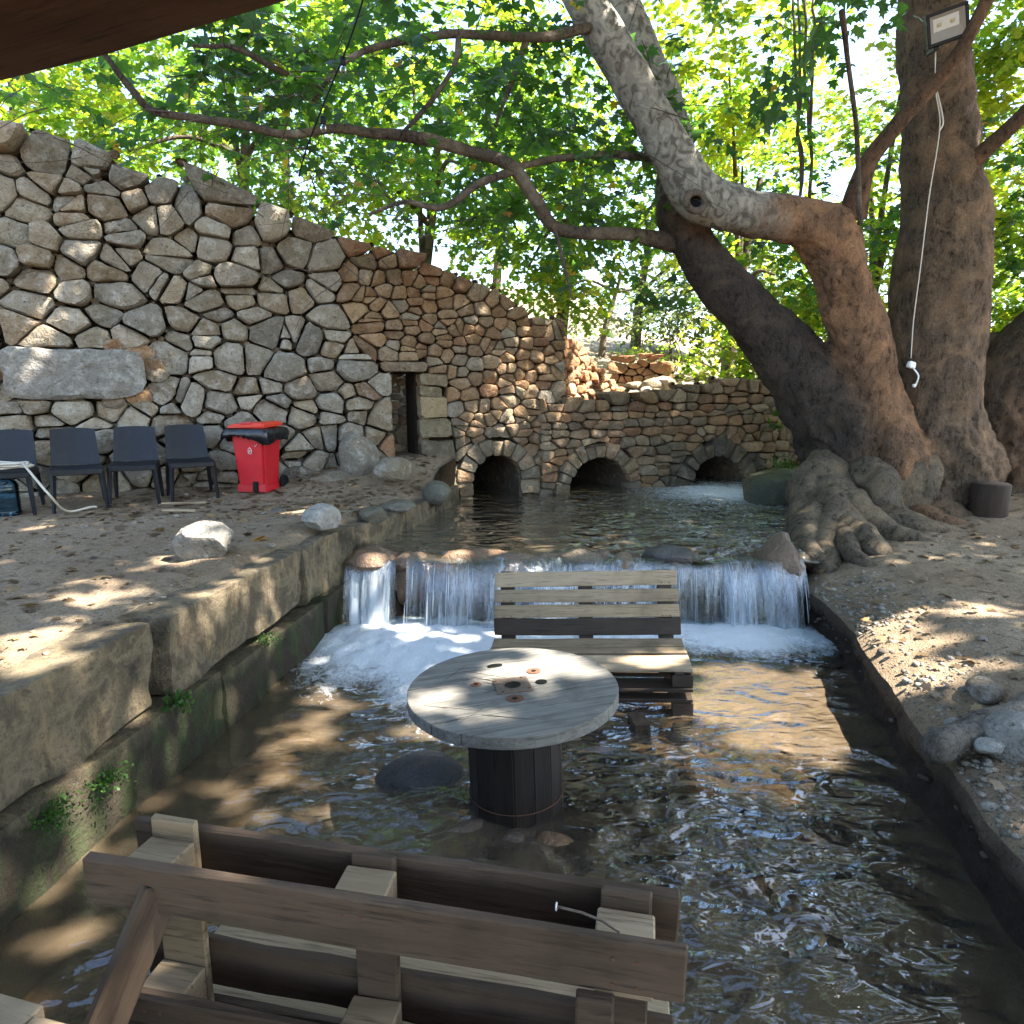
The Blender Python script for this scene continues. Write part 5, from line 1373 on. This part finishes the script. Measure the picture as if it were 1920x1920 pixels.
def leaves_mesh(name, P, T, N, size, rnd, tmpl):
    """P base points, T tip directions, N normals"""
    LV, LT = tmpl
    T = T / (np.linalg.norm(T, axis=1)[:, None] + 1e-9)
    X = np.cross(T, N); X /= np.linalg.norm(X, axis=1)[:, None] + 1e-9
    Z = np.cross(X, T)
    V = P[:, None] + size[:, None, None] * (LV[None, :, 0:1] * X[:, None] + LV[None, :, 1:2] * T[:, None] + LV[None, :, 2:3] * Z[:, None])
    n, k = len(P), len(LV)
    Fl = (np.arange(n)[:, None, None] * k + LT[None]).ravel()
    return big_mesh(name, V.reshape(-1, 3), Fl, 3, False, attrs={'rnd': np.repeat(rnd, k)})
def spray(rg, starts, dirs, nleaf, step, size, droop=.5):
    """leaves set alternately along short twigs"""
    P, T, N, Q = [], [], [], []
    n = len(starts); d = dirs / np.linalg.norm(dirs, axis=1)[:, None]
    pos = starts.copy()
    tw = [starts.copy()]
    for k in range(nleaf):
        d = d + rg.normal(0, .12, (n, 3)); d[:, 2] -= .05 * droop; d /= np.linalg.norm(d, axis=1)[:, None]
        pos = pos + d * step
        side = np.cross(d, np.array([0, 0, 1.])); side /= np.linalg.norm(side, axis=1)[:, None] + 1e-9
        t = d * .7 + side * (1 if k % 2 else -1) * rg.uniform(.5, 1.1, (n, 1)) + rg.normal(0, .25, (n, 3)); t[:, 2] -= droop * rg.uniform(.1, .9, n)
        nn = np.tile([0, 0, 1.], (n, 1)) + rg.normal(0, .42, (n, 3))
        P.append(pos + t / np.linalg.norm(t, axis=1)[:, None] * size * .25); T.append(t); N.append(nn)
        Q.append(size * rg.uniform(.65, 1.2, n)); tw.append(pos.copy())
    return np.concatenate(P), np.concatenate(T), np.concatenate(N), np.concatenate(Q), np.array(tw)
def blob_starts(rg, blobs):
    out, dirs = [], []
    for (c, r, n) in blobs:
        u = rg.normal(size=(n, 3)); u /= np.linalg.norm(u, axis=1)[:, None]
        rad = rg.uniform(.25, 1, n) ** .5
        out.append(np.array(c) + u * rad[:, None] * np.array(r))
        d = u * np.array([1, 1, .35]) + rg.normal(0, .5, (n, 3)) * np.array([1, 1, .3]); dirs.append(d)
    return np.concatenate(out), np.concatenate(dirs)
def crown(parent, rg, blobs, mat, size=.18, nleaf=10, step=.085, tmpl=(LEAF2, LEAF2_T), clump=.35, keep=None, twigs=False, droop=.5, tone=0.0, floor=None):
    st, di = blob_starts(rg, blobs)
    # uneven outline: thin the twigs where low-frequency noise is low
    k = fbm(st, .9, 3, int(rg.integers(999))) > -clump + rg.uniform(-.25, .25, len(st))
    st, di = st[k], di[k]
    P, T, N, Q, tw = spray(rg, st, di, nleaf, step, size, droop)
    ok = carve(P)
    if keep is not None: ok &= keep(P)
    rnd = np.clip(.45 + tone + fbm(P, .8, 3, 3) * .5 + rg.normal(0, .16, len(P)), 0, .95)
    rnd = np.where(rg.random(len(P)) < .012, rg.uniform(.965, 1, len(P)), rnd)
    o = obj('crown', leaves_mesh('crown', P[ok], T[ok], N[ok], Q[ok], rnd[ok], tmpl), M[mat], parent)
    o['kind'] = 'stuff'
    if twigs:
        parts = []
        for i in range(0, tw.shape[1], 1):
            if carve(tw[:, i]).all(): parts.append(tube_geo(tw[::3, i], np.linspace(.006, .002, len(tw[::3])), 3, False))
        v, f = join_geo(parts)
        tag(obj('twigs', new_mesh('twigs', v, f), M['twig'], parent), kind='stuff')
    return o
# gaps in the canopy that let the sun through to the places it reaches
zl = .88
for px, py, z, r in [(300, 1045, zl, .15), (170, 1110, zl, .13), (110, 1095, zl, .10), (60, 1205, zl, .16), (20, 1225, zl, .10), (590, 950, zl, .13), (560, 962, zl, .08), (60, 985, zl, .12), (30, 1040, zl, .08), (430, 945, zl, .06),
        (378, 1150, .65, .085), (378, 1210, .5, .08), (370, 1260, .35, .07), (575, 1385, -.25, .19), (530, 1465, -.25, .16), (440, 1540, -.25, .10), (745, 1430, -.25, .12), (665, 1545, -.25, .12), (100, 1650, -.2, .11), (60, 1840, -.2, .14), (395, 1545, -.25, .08), (460, 1640, -.2, .09),
        (815, 1300, .6, .11), (1000, 1238, .6, .17), (1050, 1250, .6, .14), (1100, 1275, .6, .08), (1240, 1225, .3, .15), (1180, 1240, .3, .14), (1275, 1245, .3, .12),
        (1430, 1330, -.05, .42), (1500, 1320, -.05, .34), (1380, 1290, -.05, .3), (1480, 1400, -.05, .3), (1560, 1340, -.1, .12), (1330, 1250, 0, .2), (1640, 1420, -.1, .1),
        (1715, 1215, .5, .12), (1690, 1260, .5, .07), (1760, 1138, .55, .12), (1850, 1145, .55, .16), (1790, 1130, .55, .1), (1720, 958, .8, .12), (1760, 965, .75, .08), (1715, 1280, .5, .1),
        (750, 1035, .6, .14), (850, 1035, .6, .16), (940, 1032, .6, .12), (700, 1045, .6, .1), (990, 1010, .6, .1), (700, 1190, 0, .12), (850, 1215, 0, .1), (880, 1680, 1.0, .05), (1110, 1750, 1.0, .06), (1130, 1710, 1.0, .08), (740, 1640, 1.0, .04)]:
    beam(atz(px, py, z), r * (1.4 if z == zl else 1.15))
for px, py, r in [(905, 640, .10), (920, 720, .13), (915, 690, .10), (985, 740, .13), (998, 700, .10), (1000, 660, .08), (960, 690, .06), (880, 600, .06), (985, 790, .1), (1010, 830, .09), (870, 810, .08), (890, 790, .06), (870, 870, .07), (985, 880, .07), (1000, 930, .1), (860, 900, .06), (1010, 620, .06), (930, 590, .05)]:
    u, v_ = WB.uv(px, py); beam(WB.O + WB.e * u + np.array([0, 0, v_]), r)
for px, py, r in [(60, 600, .10), (70, 650, .08), (150, 545, .06), (40, 720, .06), (235, 500, .05), (640, 620, .07), (655, 580, .05), (290, 590, .04), (50, 790, .07)]:
    u, v_ = WG.uv(px, py); beam(WG.O + WG.e * u + np.array([0, 0, v_]), r)
for px, py, y, r in [(1095, 690, 11.0, .5), (1140, 690, 12.2, .6), (1200, 700, 13.4, .8), (1280, 680, 13.5, 1.0), (1350, 680, 13.5, .8), (1180, 800, 9.9, .07), (1150, 850, 9.8, .08), (1080, 870, 9.7, .06), (1130, 780, 9.8, .06), (1450, 470, 7.5, .1), (1400, 380, 7.4, .15), (1260, 280, 7.2, .2), (1200, 170, 7.2, .2), (1130, 50, 7.15, .2)]:
    beam(at(px, py, y), r)

rg = np.random.default_rng(77)
# the big tree's own crown: sprays hung along its boughs
blobs = []
for k, P in enumerate(BP[:7]):
    for i in range(0, len(P), 3):
        p = P[i]
        if p[0] > 2.2: continue
        blobs.append((p + rg.normal(0, .25, 3) + [0, .2, .15], (.7, .8, .45), 4))
for (x, y, z, rx, ry, rz_, n) in [(-3.6, 7.0, 4.9, 1.6, 1.4, .8, 34), (-1.6, 7.2, 4.9, 1.5, 1.4, .8, 34), (.2, 7.6, 5.1, 1.3, 1.3, .8, 24), (-4.9, 6.2, 4.8, 1.0, 1.2, .6, 14), (-2.4, 8.4, 4.9, 1.8, 1.2, .8, 36), (-.2, 8.8, 4.7, 1.4, 1.2, .9, 28), (1.1, 8.4, 4.4, .7, .9, .6, 8),
        (3.0, 6.6, 5.6, .7, .7, .45, 14), (2.3, 7.2, 6.0, .9, .8, .5, 14), (4.2, 9.3, 4.6, .9, .7, .8, 20), (6.3, 8.8, 4.8, 1.0, .9, 1.2, 40), (3.0, 9.0, 3.9, .6, .5, .4, 9), (6.8, 9.8, 3.2, .9, .8, 1.0, 26)]:
    blobs.append(((x, y, z), (rx, ry, rz_), n))
CLEAR = [(at(1776, 48, 7.2), .6), (at(1776, 48, 6.6), .5)] + [(at(1776, 48, q), .4) for q in (3.0, 3.6, 4.2, 4.8, 5.4, 6.0)] + [(at(q[0], q[1], q[2] - .35), .5) for q in M_[5:]] + [(at(q[0], q[1], q[2] - .9), .35) for q in M_[5:]]
def keep_near(P):
    for c, r in CLEAR: P = np.where((np.linalg.norm(P - c, axis=1) < r)[:, None], np.array([0, 0, -50.]), P)
    d, u = wall_dist(P[:, 0], P[:, 1])
    tw_ = np.array([topW(a) for a in u])
    return (P[:, 2] > tw_ - .05 + .1 * np.clip(d, 0, 3)) | ((P[:, 0] > 1.5) & (P[:, 2] > -10))
blobs = [(c, r, int(n * 1.45)) for c, r, n in blobs]
crown(tree, rg, blobs, 'leaf_near', .13, 14, .07, (LEAF5, LEAF5_T), .12, keep_near, True, .6)
# high crown over the bank and pool (above the picture)
st = np.stack([rg.uniform(-3.0, 12.0, 3400), rg.uniform(-2.5, 11.0, 3400), rg.uniform(0, 2.6, 3400)], 1)
st[:, 0] += 1.6; st[:, 2] += np.maximum(8.6, 3.2 + .9 * st[:, 1])
P, T, N, Q, tw = spray(rg, st, rg.normal(0, 1, st.shape) * [1, 1, .3], 9, .12, .30)
ok = carve(P, .05) & (P[:, 2] > 2.8 + .62 * P[:, 1])
o = obj('high_crown', leaves_mesh('high_crown', P[ok], T[ok], N[ok], Q[ok], np.clip(rg.normal(.45, .2, ok.sum()), 0, .95), (LEAF2, LEAF2_T)), M['leaf_near'], tree); o['kind'] = 'stuff'
for k, (x, y) in enumerate([(4.5, 3), (7, 6), (2, 9), (8, 1), (1.5, 4)]):
    a = np.array([4.6, 7.6, 6.5]) if k % 2 else np.array([3.4, 8.0, 6.8]); b = np.array([x + .8, y, 9.2 + .6 * y]); pts = catmull([a, a * .6 + b * .4 + [0, 0, .7], b], 8)
    if not carve(pts, .35).all(): continue
    v, f = tube_geo(pts, np.linspace(.12, .04, len(pts)), 8); me = new_mesh('bough', v, f, (.13, .105, .08)); q = me.attributes.new('pale', 'FLOAT', 'POINT'); q.data.foreach_set('value', [.4] * len(v)); obj('bough', me, M['bark'], tree)

# trees beyond the walls
def back_tree(label, x, y, h, blobs, mat='leaf_far', size=.145, trunk_r=.16, tone=0.0, lean=.3, nleaf=18, name='plane_tree', keep=None, clump=.1):
    z = hill_z(x, y); t = thing(name, label, 'tree', (0, 0, 0), 0, 'trees beyond the walls')
    rgl = np.random.default_rng(int(abs(x * 31 + y * 17)) + 3)
    pts = catmull([(x, y, z - .3), (x + lean * .3, y, z + h * .3), (x + lean, y + .1, z + h * .65), (x + lean * 1.6, y, z + h)], 6)
    v, f = tube_geo(pts, np.linspace(trunk_r, trunk_r * .35, len(pts)), 10); parts = [(v, f)]
    for c, r, n in blobs:
        b = np.array(c); a = pts[int(len(pts) * rgl.uniform(.35, .8))]; q = catmull([a, (a + b) / 2 + [0, 0, .3], b], 5)
        parts.append(tube_geo(q, np.linspace(trunk_r * .4, .02, len(q)), 6))
    v, f = join_geo(parts); me = new_mesh('trunk', v, f, (.14, .11, .085)); a_ = me.attributes.new('pale', 'FLOAT', 'POINT'); a_.data.foreach_set('value', [.35] * len(v))
    obj('trunk', me, M['bark'], t)
    crown(t, rgl, [(c, r, int(n * (1.35 if x > 3 else .95))) for c, r, n in blobs], mat, size, nleaf, .065, tone=tone, clump=clump, keep=keep)
    return t
def B(*a): return [((x, y, z), (rx, ry, rz_), n) for x, y, z, rx, ry, rz_, n in a]
back_tree('bright yellow green tree at the far left above the grey wall', -9.0, 12.5, 5, B((-9.5, 12.5, 7.2, 2.4, 1.8, 1.8, 330), (-7.4, 11.6, 5.6, 1.6, 1.2, 1.2, 170), (-11, 12, 5.5, 1.5, 1.5, 1.5, 120)), tone=.42)
back_tree('dark green tree behind the middle of the grey wall', -5.2, 13.0, 5, B((-5.2, 13, 7.8, 2.4, 1.8, 1.8, 330), (-3.8, 12.2, 6.2, 1.6, 1.3, 1.2, 150), (-6.4, 12, 6.0, 1.3, 1.2, 1.1, 90)), tone=.1)
back_tree('leafy tree behind the brown wall', -1.8, 13.2, 4.5, B((-1.8, 13.2, 8.0, 2.2, 1.7, 1.6, 300), (-.9, 12.3, 5.9, 1.5, 1.2, 1.2, 150), (-2.6, 12.0, 5.4, 1.2, 1, .9, 60)), tone=.2)
back_tree('drooping green tree beyond the end of the brown wall', .9, 13.6, 4.5, B((1.0, 13.4, 7.4, 1.9, 1.5, 1.5, 230), (.9, 12.6, 5.2, 1.2, .9, 1.2, 150), (1.4, 12.4, 4.2, .5, .7, 1.0, 36), (.3, 12.8, 4.3, .8, .7, .9, 60)), tone=.25)
back_tree('sunlit tree directly behind the leaning dark stem', 4.4, 14.0, 4, B((4.5, 14, 6.4, 1.5, 1.3, 1.7, 200), (3.9, 13.2, 7.8, 1.6, 1.2, 1.3, 170), (4.9, 13, 4.2, 1.0, .9, 1.0, 90)), tone=.42)
back_tree('sunlit tree between the bent limb and the right stem', 6.3, 12.6, 4, B((6.2, 12.6, 6.3, 1.5, 1.2, 1.9, 260), (5.8, 12, 4.0, 1.0, .9, 1.1, 120), (6.6, 12.2, 8.2, 1.6, 1.2, 1.2, 150)), tone=.42)
back_tree('bright green tree right of the tall right stem', 9.0, 11.6, 4, B((8.9, 11.6, 5.8, 1.5, 1.2, 2.0, 300), (8.2, 11, 3.6, 1.1, .9, 1.2, 130), (9.8, 11, 3.0, 1.2, .9, 1.2, 130), (8.6, 11, 8.0, 1.5, 1.0, 1.2, 130)), tone=.35)
back_tree('shaded tree at the far right edge behind the trunks', 11.5, 14.5, 4.5, B((11.4, 14.5, 6.2, 2.2, 1.6, 2.6, 330), (10.6, 14, 3.0, 1.6, 1.2, 1.3, 160)), tone=.15)
back_tree('tall pale tree far behind the low wall', 3.4, 19.0, 4, B((5.4, 19, 5.8, 1.5, 1.4, 1.2, 100), (5.2, 18.5, 4.6, 1.2, 1.2, .9, 80)), 'leaf_pale', .14, tone=.2, name='olive_tree')
back_tree('pale olive tree on the slope behind the ruins', 2.2, 17.0, 2, B((2.2, 17, 4.2, 1.3, 1.1, .6, 80), (3.9, 17.4, 4.0, 1.2, 1.1, .6, 90), (1.0, 16.8, 4.4, .9, .9, .7, 60)), 'leaf_pale', .12, .1, name='olive_tree', tone=.1)
back_tree('dark tree far behind the sunlit trees on the right', 8.0, 18.5, 5, B((8, 18.5, 6.5, 3.2, 1.6, 3.4, 520), (6.0, 18, 4.2, 1.8, 1.3, 1.6, 200)), tone=.05)
back_tree('broad tree far behind the grey wall', -6.5, 19.5, 6, B((-6.5, 19.5, 10.5, 3.8, 1.8, 2.6, 420), (-10, 19, 9.5, 3.0, 1.8, 2.6, 300)), tone=.2)
back_tree('broad tree far behind the brown wall', -.5, 19.5, 6, B((-.8, 19.5, 10.2, 3.0, 1.8, 2.4, 330), (.8, 19.2, 7.4, 1.6, 1.4, 1.4, 130)), tone=.15)
# undergrowth along the foot of the right-hand trees
for k, (x, y, n, lb) in enumerate([(4.9, 12.4, 90, 'bright low shrub behind the fork of the leaning stem'), (7.2, 11.8, 120, 'leafy shrub just right of the tall right stem'), (9.4, 10.6, 130, 'leafy shrub behind the old trunk at the right edge'), (3.3, 14.6, 40, 'small green shrub on the rubble slope')]):
    t = thing('shrub', lb, 'shrub', (0, 0, 0), 0, 'shrubs behind the tree'); rgl = np.random.default_rng(k + 50); z = hill_z(x, y)
    parts = []
    for j in range(7): parts.append(tube_geo(catmull([(x, y, z - .1), (x + rgl.normal(0, .2), y + rgl.normal(0, .2), z + .5), (x + rgl.normal(0, .5), y + rgl.normal(0, .4), z + 1.3)], 4), np.linspace(.02, .006, 9), 5))
    v, f = join_geo(parts); obj('stem', new_mesh('stem', v, f), M['twig'], t)
    s = 1 if k < 3 else .5
    o = crown(t, rgl, [((x, y, z + 1.0 * s), (.9 * s, .7 * s, .9 * s), int(n * 1.5))], 'leaf_far', .15 * (1 if s == 1 else .8), 9, .09, tone=.25); o.name = 'foliage'
# ------------------------------------------------------------------ small plants on the stones
def tuft(name, label, cat, p, r, n, size, mat='grass', tone=0, up=.7):
    rgl = np.random.default_rng(int(abs(p[0] * 100)) + n); t = thing(name, label, cat, p, 0, 'small plants on the stones')
    u = rgl.normal(0, 1, (n, 3)) * np.array([r, r, r * .5]); T = rgl.normal(0, .6, (n, 3)) + [0, 0, up]
    o = obj('leaves', leaves_mesh('leaves', u, T, rgl.normal(0, 1, (n, 3)) + [0, -.4, .5], rgl.uniform(.5, 1, n) * size, rgl.uniform(0, .95, n), (LEAF2, LEAF2_T)), M[mat], t); o['kind'] = 'stuff'
    return t
tuft('fern', 'small green weed growing in the crack between the left blocks', 'plant', np.array([left_edge(3.3) + .09, 3.3, .40]), .04, 90, .035)
tuft('moss', 'green moss tuft on the lower left block course', 'moss', np.array([left_edge(2.75) + .09, 2.75, .30]), .05, 420, .018, up=0)
tuft('moss', 'longer strip of moss along the left ledge nearer the camera', 'moss', np.array([left_edge(2.5) + .09, 2.45, .33]), .055, 420, .018, up=0)
tuft('moss', 'small moss patch under the second left block', 'moss', np.array([left_edge(4.3) + .09, 4.3, .36]), .04, 260, .016, up=0)
p = atz(1460, 880, .95); tuft('moss', 'green moss on top of the boulder by the right culvert', 'moss', p + [.1, .1, .03], .1, 160, .05)
p = at(1455, 800, 10.9); tuft('seedling', 'thin leafy seedling in front of the low wall by the tree', 'plant', p, .07, 12, .13, 'leaf_far', 0, .2)
p = at(1452, 775, 10.9); tuft('seedling', 'single broad leafed seedling above the right culvert', 'plant', p, .05, 6, .16, 'leaf_far', 0, .2)
p = at(1360, 700, 12.4); tuft('weed', 'yellow green weed on top of the low wall', 'plant', np.array([p[0], p[1], hill_z(p[0], p[1]) + .1]), .2, 60, .12, 'leaf_far')
# ------------------------------------------------------------------ fallen leaves, pebbles
rgl = np.random.default_rng(9)
def litter(name, x, y, z, size, up=.3):
    n = len(x); P = np.stack([x, y, z], 1); a = rgl.uniform(0, 6.28, n)
    T = np.stack([np.cos(a), np.sin(a), rgl.normal(0, .15, n)], 1); N = np.tile([0, 0, 1.], (n, 1)) + rgl.normal(0, up, (n, 3))
    o = obj(name, leaves_mesh(name, P, T, N, size, np.clip(rgl.beta(1.6, 2.2, n), 0, 1), (LEAF5, LEAF5_T)), M['leaf_dry'])
    return tag(o, kind='stuff')
y = np.concatenate([rgl.uniform(2, 9.0, 2000), rgl.uniform(6.0, 8.9, 900)]); x = np.array([left_edge(q) for q in y]) - .12 - np.concatenate([rgl.uniform(0, 5.5, 2000), rgl.uniform(0, 3.0, 900)])
d, u = wall_dist(x, y); k = d > .08; x, y = x[k], y[k]
o = litter('fallen_leaves', x, y, left_z(x, y) + .008, rgl.uniform(.015, .06, len(x)) * rgl.choice([1, 1, 1, 1.9], len(x))); tag(o, 'dry fallen leaves scattered over the left earth bank', 'fallen leaves')
y = rgl.uniform(2.2, 9, 1500); t_ = rgl.uniform(.05, 4.5, 1500); x = np.array([right_edge(q) for q in y]) + t_
z = right_z(t_, y, np.stack([x, y, 0 * x], 1)) + .008
o = litter('fallen_leaves', x, y, z, rgl.uniform(.02, .09, 1500)); tag(o, 'dry fallen leaves scattered over the right earth bank', 'fallen leaves')
for px, py, sz, lb in [(478, 1010, .13, 'single orange yellow plane leaf lying near the white boulder'), (180, 1075, .14, 'single tan plane leaf lying on the left bank foreground')]:
    p = atz(px, py, .89); z = float(left_z(p[:1], p[1:2])[0])
    o = obj('fallen_leaf', leaves_mesh('fallen_leaf', np.array([[p[0], p[1], z + .015]]), np.array([[.8, -.3, .1]]), np.array([[0, -.2, 1.]]), np.array([sz]), np.array([.99 if px > 300 else .7]), (LEAF5, LEAF5_T)), M['leaf_dry']); tag(o, lb, 'leaf')
# pebbles
def pebbles(n, name, label, fx, mat='limestone', br=1.0):
    parts, cols = [], []
    bm = bmesh.new(); bmesh.ops.create_icosphere(bm, subdivisions=1, radius=1); bv = np.array([v.co[:] for v in bm.verts]); bf = [tuple(v.index for v in f.verts) for f in bm.faces]; bm.free()
    for i in range(n):
        (x, y, z), s = fx(); c, s_ = math.cos(i), math.sin(i)
        v = bv * np.array([s * rgl.uniform(.9, 1.5), s * rgl.uniform(.7, 1.1), s * rgl.uniform(.4, .75)]); v = np.stack([v[:, 0] * c - v[:, 1] * s_, v[:, 0] * s_ + v[:, 1] * c, v[:, 2]], 1)
        parts.append((v + [x, y, z], bf)); cols.append(np.tile(pick(rgl, [(.28, .27, .24), (.20, .19, .17), (.35, .33, .29), (.22, .18, .13)]) * br, (len(bv), 1)))
    v, f = join_geo(parts); o = obj(name, new_mesh(name, v, f, np.concatenate(cols), True), M[mat]); tag(o, label, 'pebbles', kind='stuff')
def fr():
    y = rgl.uniform(2.0, 5.6); t = abs(rgl.normal(0, .28)) + .03; x = right_edge(y) + t
    z = float(right_z(np.array([t]), np.array([y]), np.array([[x, y, 0]]))[0]) - .10 * math.exp(-t * 9); return (x, y, z), rgl.choice([.010, .014, .02, .032], p=[.4, .35, .18, .07])
pebbles(900, 'pebbles', 'grey pebbles along the edge of the right bank', fr)
def fl():
    y = rgl.uniform(2.2, 8.5); t = rgl.uniform(.05, 3.0); x = left_edge(y) - .1 - t
    return (x, y, float(left_z(np.array([x]), np.array([y]))[0])), rgl.choice([.006, .009, .014, .03], p=[.5, .3, .17, .03])
pebbles(500, 'gravel', 'small stones in the earth of the left bank', fl)
# stones bedded in the crumbling bank side
def fbk():
    y = rgl.uniform(1.8, 5.7); zz = rgl.uniform(.05, .42); x = right_edge(y) + .03 + rgl.uniform(.0, .06); return (x, y, zz), rgl.choice([.012, .02, .03], p=[.4, .4, .2])
pebbles(110, 'bedded_stones', 'stones bedded in the muddy side of the right bank', fbk, 'wetrock', .4)
# bed stones seen through the water
def fbed():
    y = rgl.uniform(1.2, 5.6); x = rgl.uniform(left_edge(y) + .1, right_edge(y) - .1); return (x, y, -.27 + rgl.uniform(-.02, .02)), rgl.choice([.03, .05, .08])
pebbles(320, 'bed_stones', 'brown stones on the stream bed under the clear water', fbed, 'wetrock', .7)
# ------------------------------------------------------------------ exposed root on the right bank
v, f = tube_geo(catmull([atz(1990, 1290, .56), atz(1915, 1335, .53), atz(1840, 1362, .50), atz(1775, 1392, .46), atz(1752, 1418, .36)], 7), np.interp(np.linspace(0, 1, 29), [0, .6, .85, 1], [.065, .06, .075, .05]), 10)
v += np.stack([fbm(v, 7, 3, 1), fbm(v, 7, 3, 2), fbm(v, 7, 3, 3)], 1) * .02
me = new_mesh('exposed_root', v, f, (.24, .215, .18)); a = me.attributes.new('pale', 'FLOAT', 'POINT'); a.data.foreach_set('value', [-.3] * len(v))
tag(obj('exposed_root', me, M['bark']), 'pale thick root lying across the right bank edge', 'root')
# ------------------------------------------------------------------ floodlight and its cord
fp = at(1776, 48, 7.2)
fl_ = thing('floodlight', 'black square floodlight fixed high on the right stem', 'lamp', fp, -.25)
fl_.rotation_euler = (.25, math.radians(-13), -.3)
def frame_geo(w, h, t_, d):
    parts = []
    for sx, sz, ww, hh in ((0, h / 2 - t_ / 2, w, t_), (0, -h / 2 + t_ / 2, w, t_), (-w / 2 + t_ / 2, 0, t_, h - 2 * t_), (w / 2 - t_ / 2, 0, t_, h - 2 * t_)):
        bm = box_geo(ww, d, hh, .004); parts.append((np.array([v.co[:] for v in bm.verts]) + [sx, 0, sz], [tuple(v.index for v in f.verts) for f in bm.faces])); bm.free()
    return join_geo(parts)
v, f = frame_geo(.36, .29, .03, .06); obj('frame', new_mesh('frame', v, f, None, False), M['metal_black'], fl_)
obj('housing', bm_mesh('housing', taper((.34, .27), (.26, .2), .07, .01, 0)), M['metal_black'], fl_, (0, .03, 0)).rotation_euler = (-math.pi / 2, 0, 0)
V = np.array([(-.15, -.02, -.115), (.15, -.02, -.115), (.15, -.02, .115), (-.15, -.02, .115), (-.11, .022, -.02), (.11, .022, -.02), (.11, .022, .09), (-.11, .022, .09)])
obj('reflector', new_mesh('reflector', V, [(0, 1, 5, 4), (1, 2, 6, 5), (2, 3, 7, 6), (3, 0, 4, 7), (4, 5, 6, 7)], None, False), M['reflector'], fl_)
for sx in (-.06, .055): obj('led', bm_mesh('led', box_geo(.035, .01, .03, .002)), M['led'], fl_, (sx, .014, .03))
obj('glass', bm_mesh('glass', box_geo(.30, .004, .23, .001)), M['glass'], fl_, (0, -.024, 0))
obj('bracket', bm_mesh('bracket', box_geo(.05, .25, .03, .004)), M['metal_black'], fl_, (-.1, .12, -.16))
cd = thing('lamp_cord', 'pale cord hanging down the right stem to a white socket', 'cord')
path = catmull([at(1754, 92, 7.3), at(1754, 170, 7.35), at(1762, 240, 7.45), at(1742, 370, 7.45), at(1726, 500, 7.45), at(1713, 600, 7.45), at(1708, 672, 7.45)], 8)
v, f = tube_geo(path, .0055, 6); obj('cable', new_mesh('cable', v, f), M['hose'], cd)
v, f = tube_geo(catmull([at(1755, 165, 7.56), at(1768, 225, 7.53), at(1762, 245, 7.53)], 6), .009, 5); obj('cable', new_mesh('cable', v, f), M['hose'], cd)
o = obj('socket', bm_mesh('socket', taper((.09, .06), (.08, .05), .07, .01, 0), True, 40), M['white'], cd, at(1707, 690, 7.48)); o.rotation_euler = (0, .25, .2)
v, f = tube_geo(catmull([at(1712, 690, 7.46), at(1722, 705, 7.44), at(1717, 722, 7.46)], 6), .009, 6); obj('cable', new_mesh('cable', v, f), M['white'], cd)
o = obj('plug', bm_mesh('plug', taper((.03, .03), (.04, .035), .035, .006, 0)), M['white'], cd, at(1714, 726, 7.46)); o.rotation_euler = (0, 0, 0)
# ------------------------------------------------------------------ string light
sl_ = thing('string_light', 'black string light cable with small bulbs hanging across the leaves', 'string light')
path = catmull([at(760, -260, 4.0), at(682, -5, 4.3), at(650, 90, 4.6), at(605, 200, 5.0), at(575, 278, 5.4), at(560, 330, 5.9)], 8)
v, f = tube_geo(path, .006, 5); obj('cable', new_mesh('cable', v, f), M['rubber'], sl_)
for px, py, y in [(643, 122, 4.68), (606, 232, 5.08), (690, -40, 4.2)]:
    p = at(px, py, y)
    v, f = lathe_geo([(0, .045), (.018, .045), (.02, .0), (.016, -.005)], 12); so = obj('socket', new_mesh('socket', v, f), M['rubber'], sl_, p)
    v, f = lathe_geo([(.010, 0), (.02, -.018), (.022, -.032), (.014, -.048), (0, -.052)], 14); obj('bulb', new_mesh('bulb', v, f), M['glass'], so)
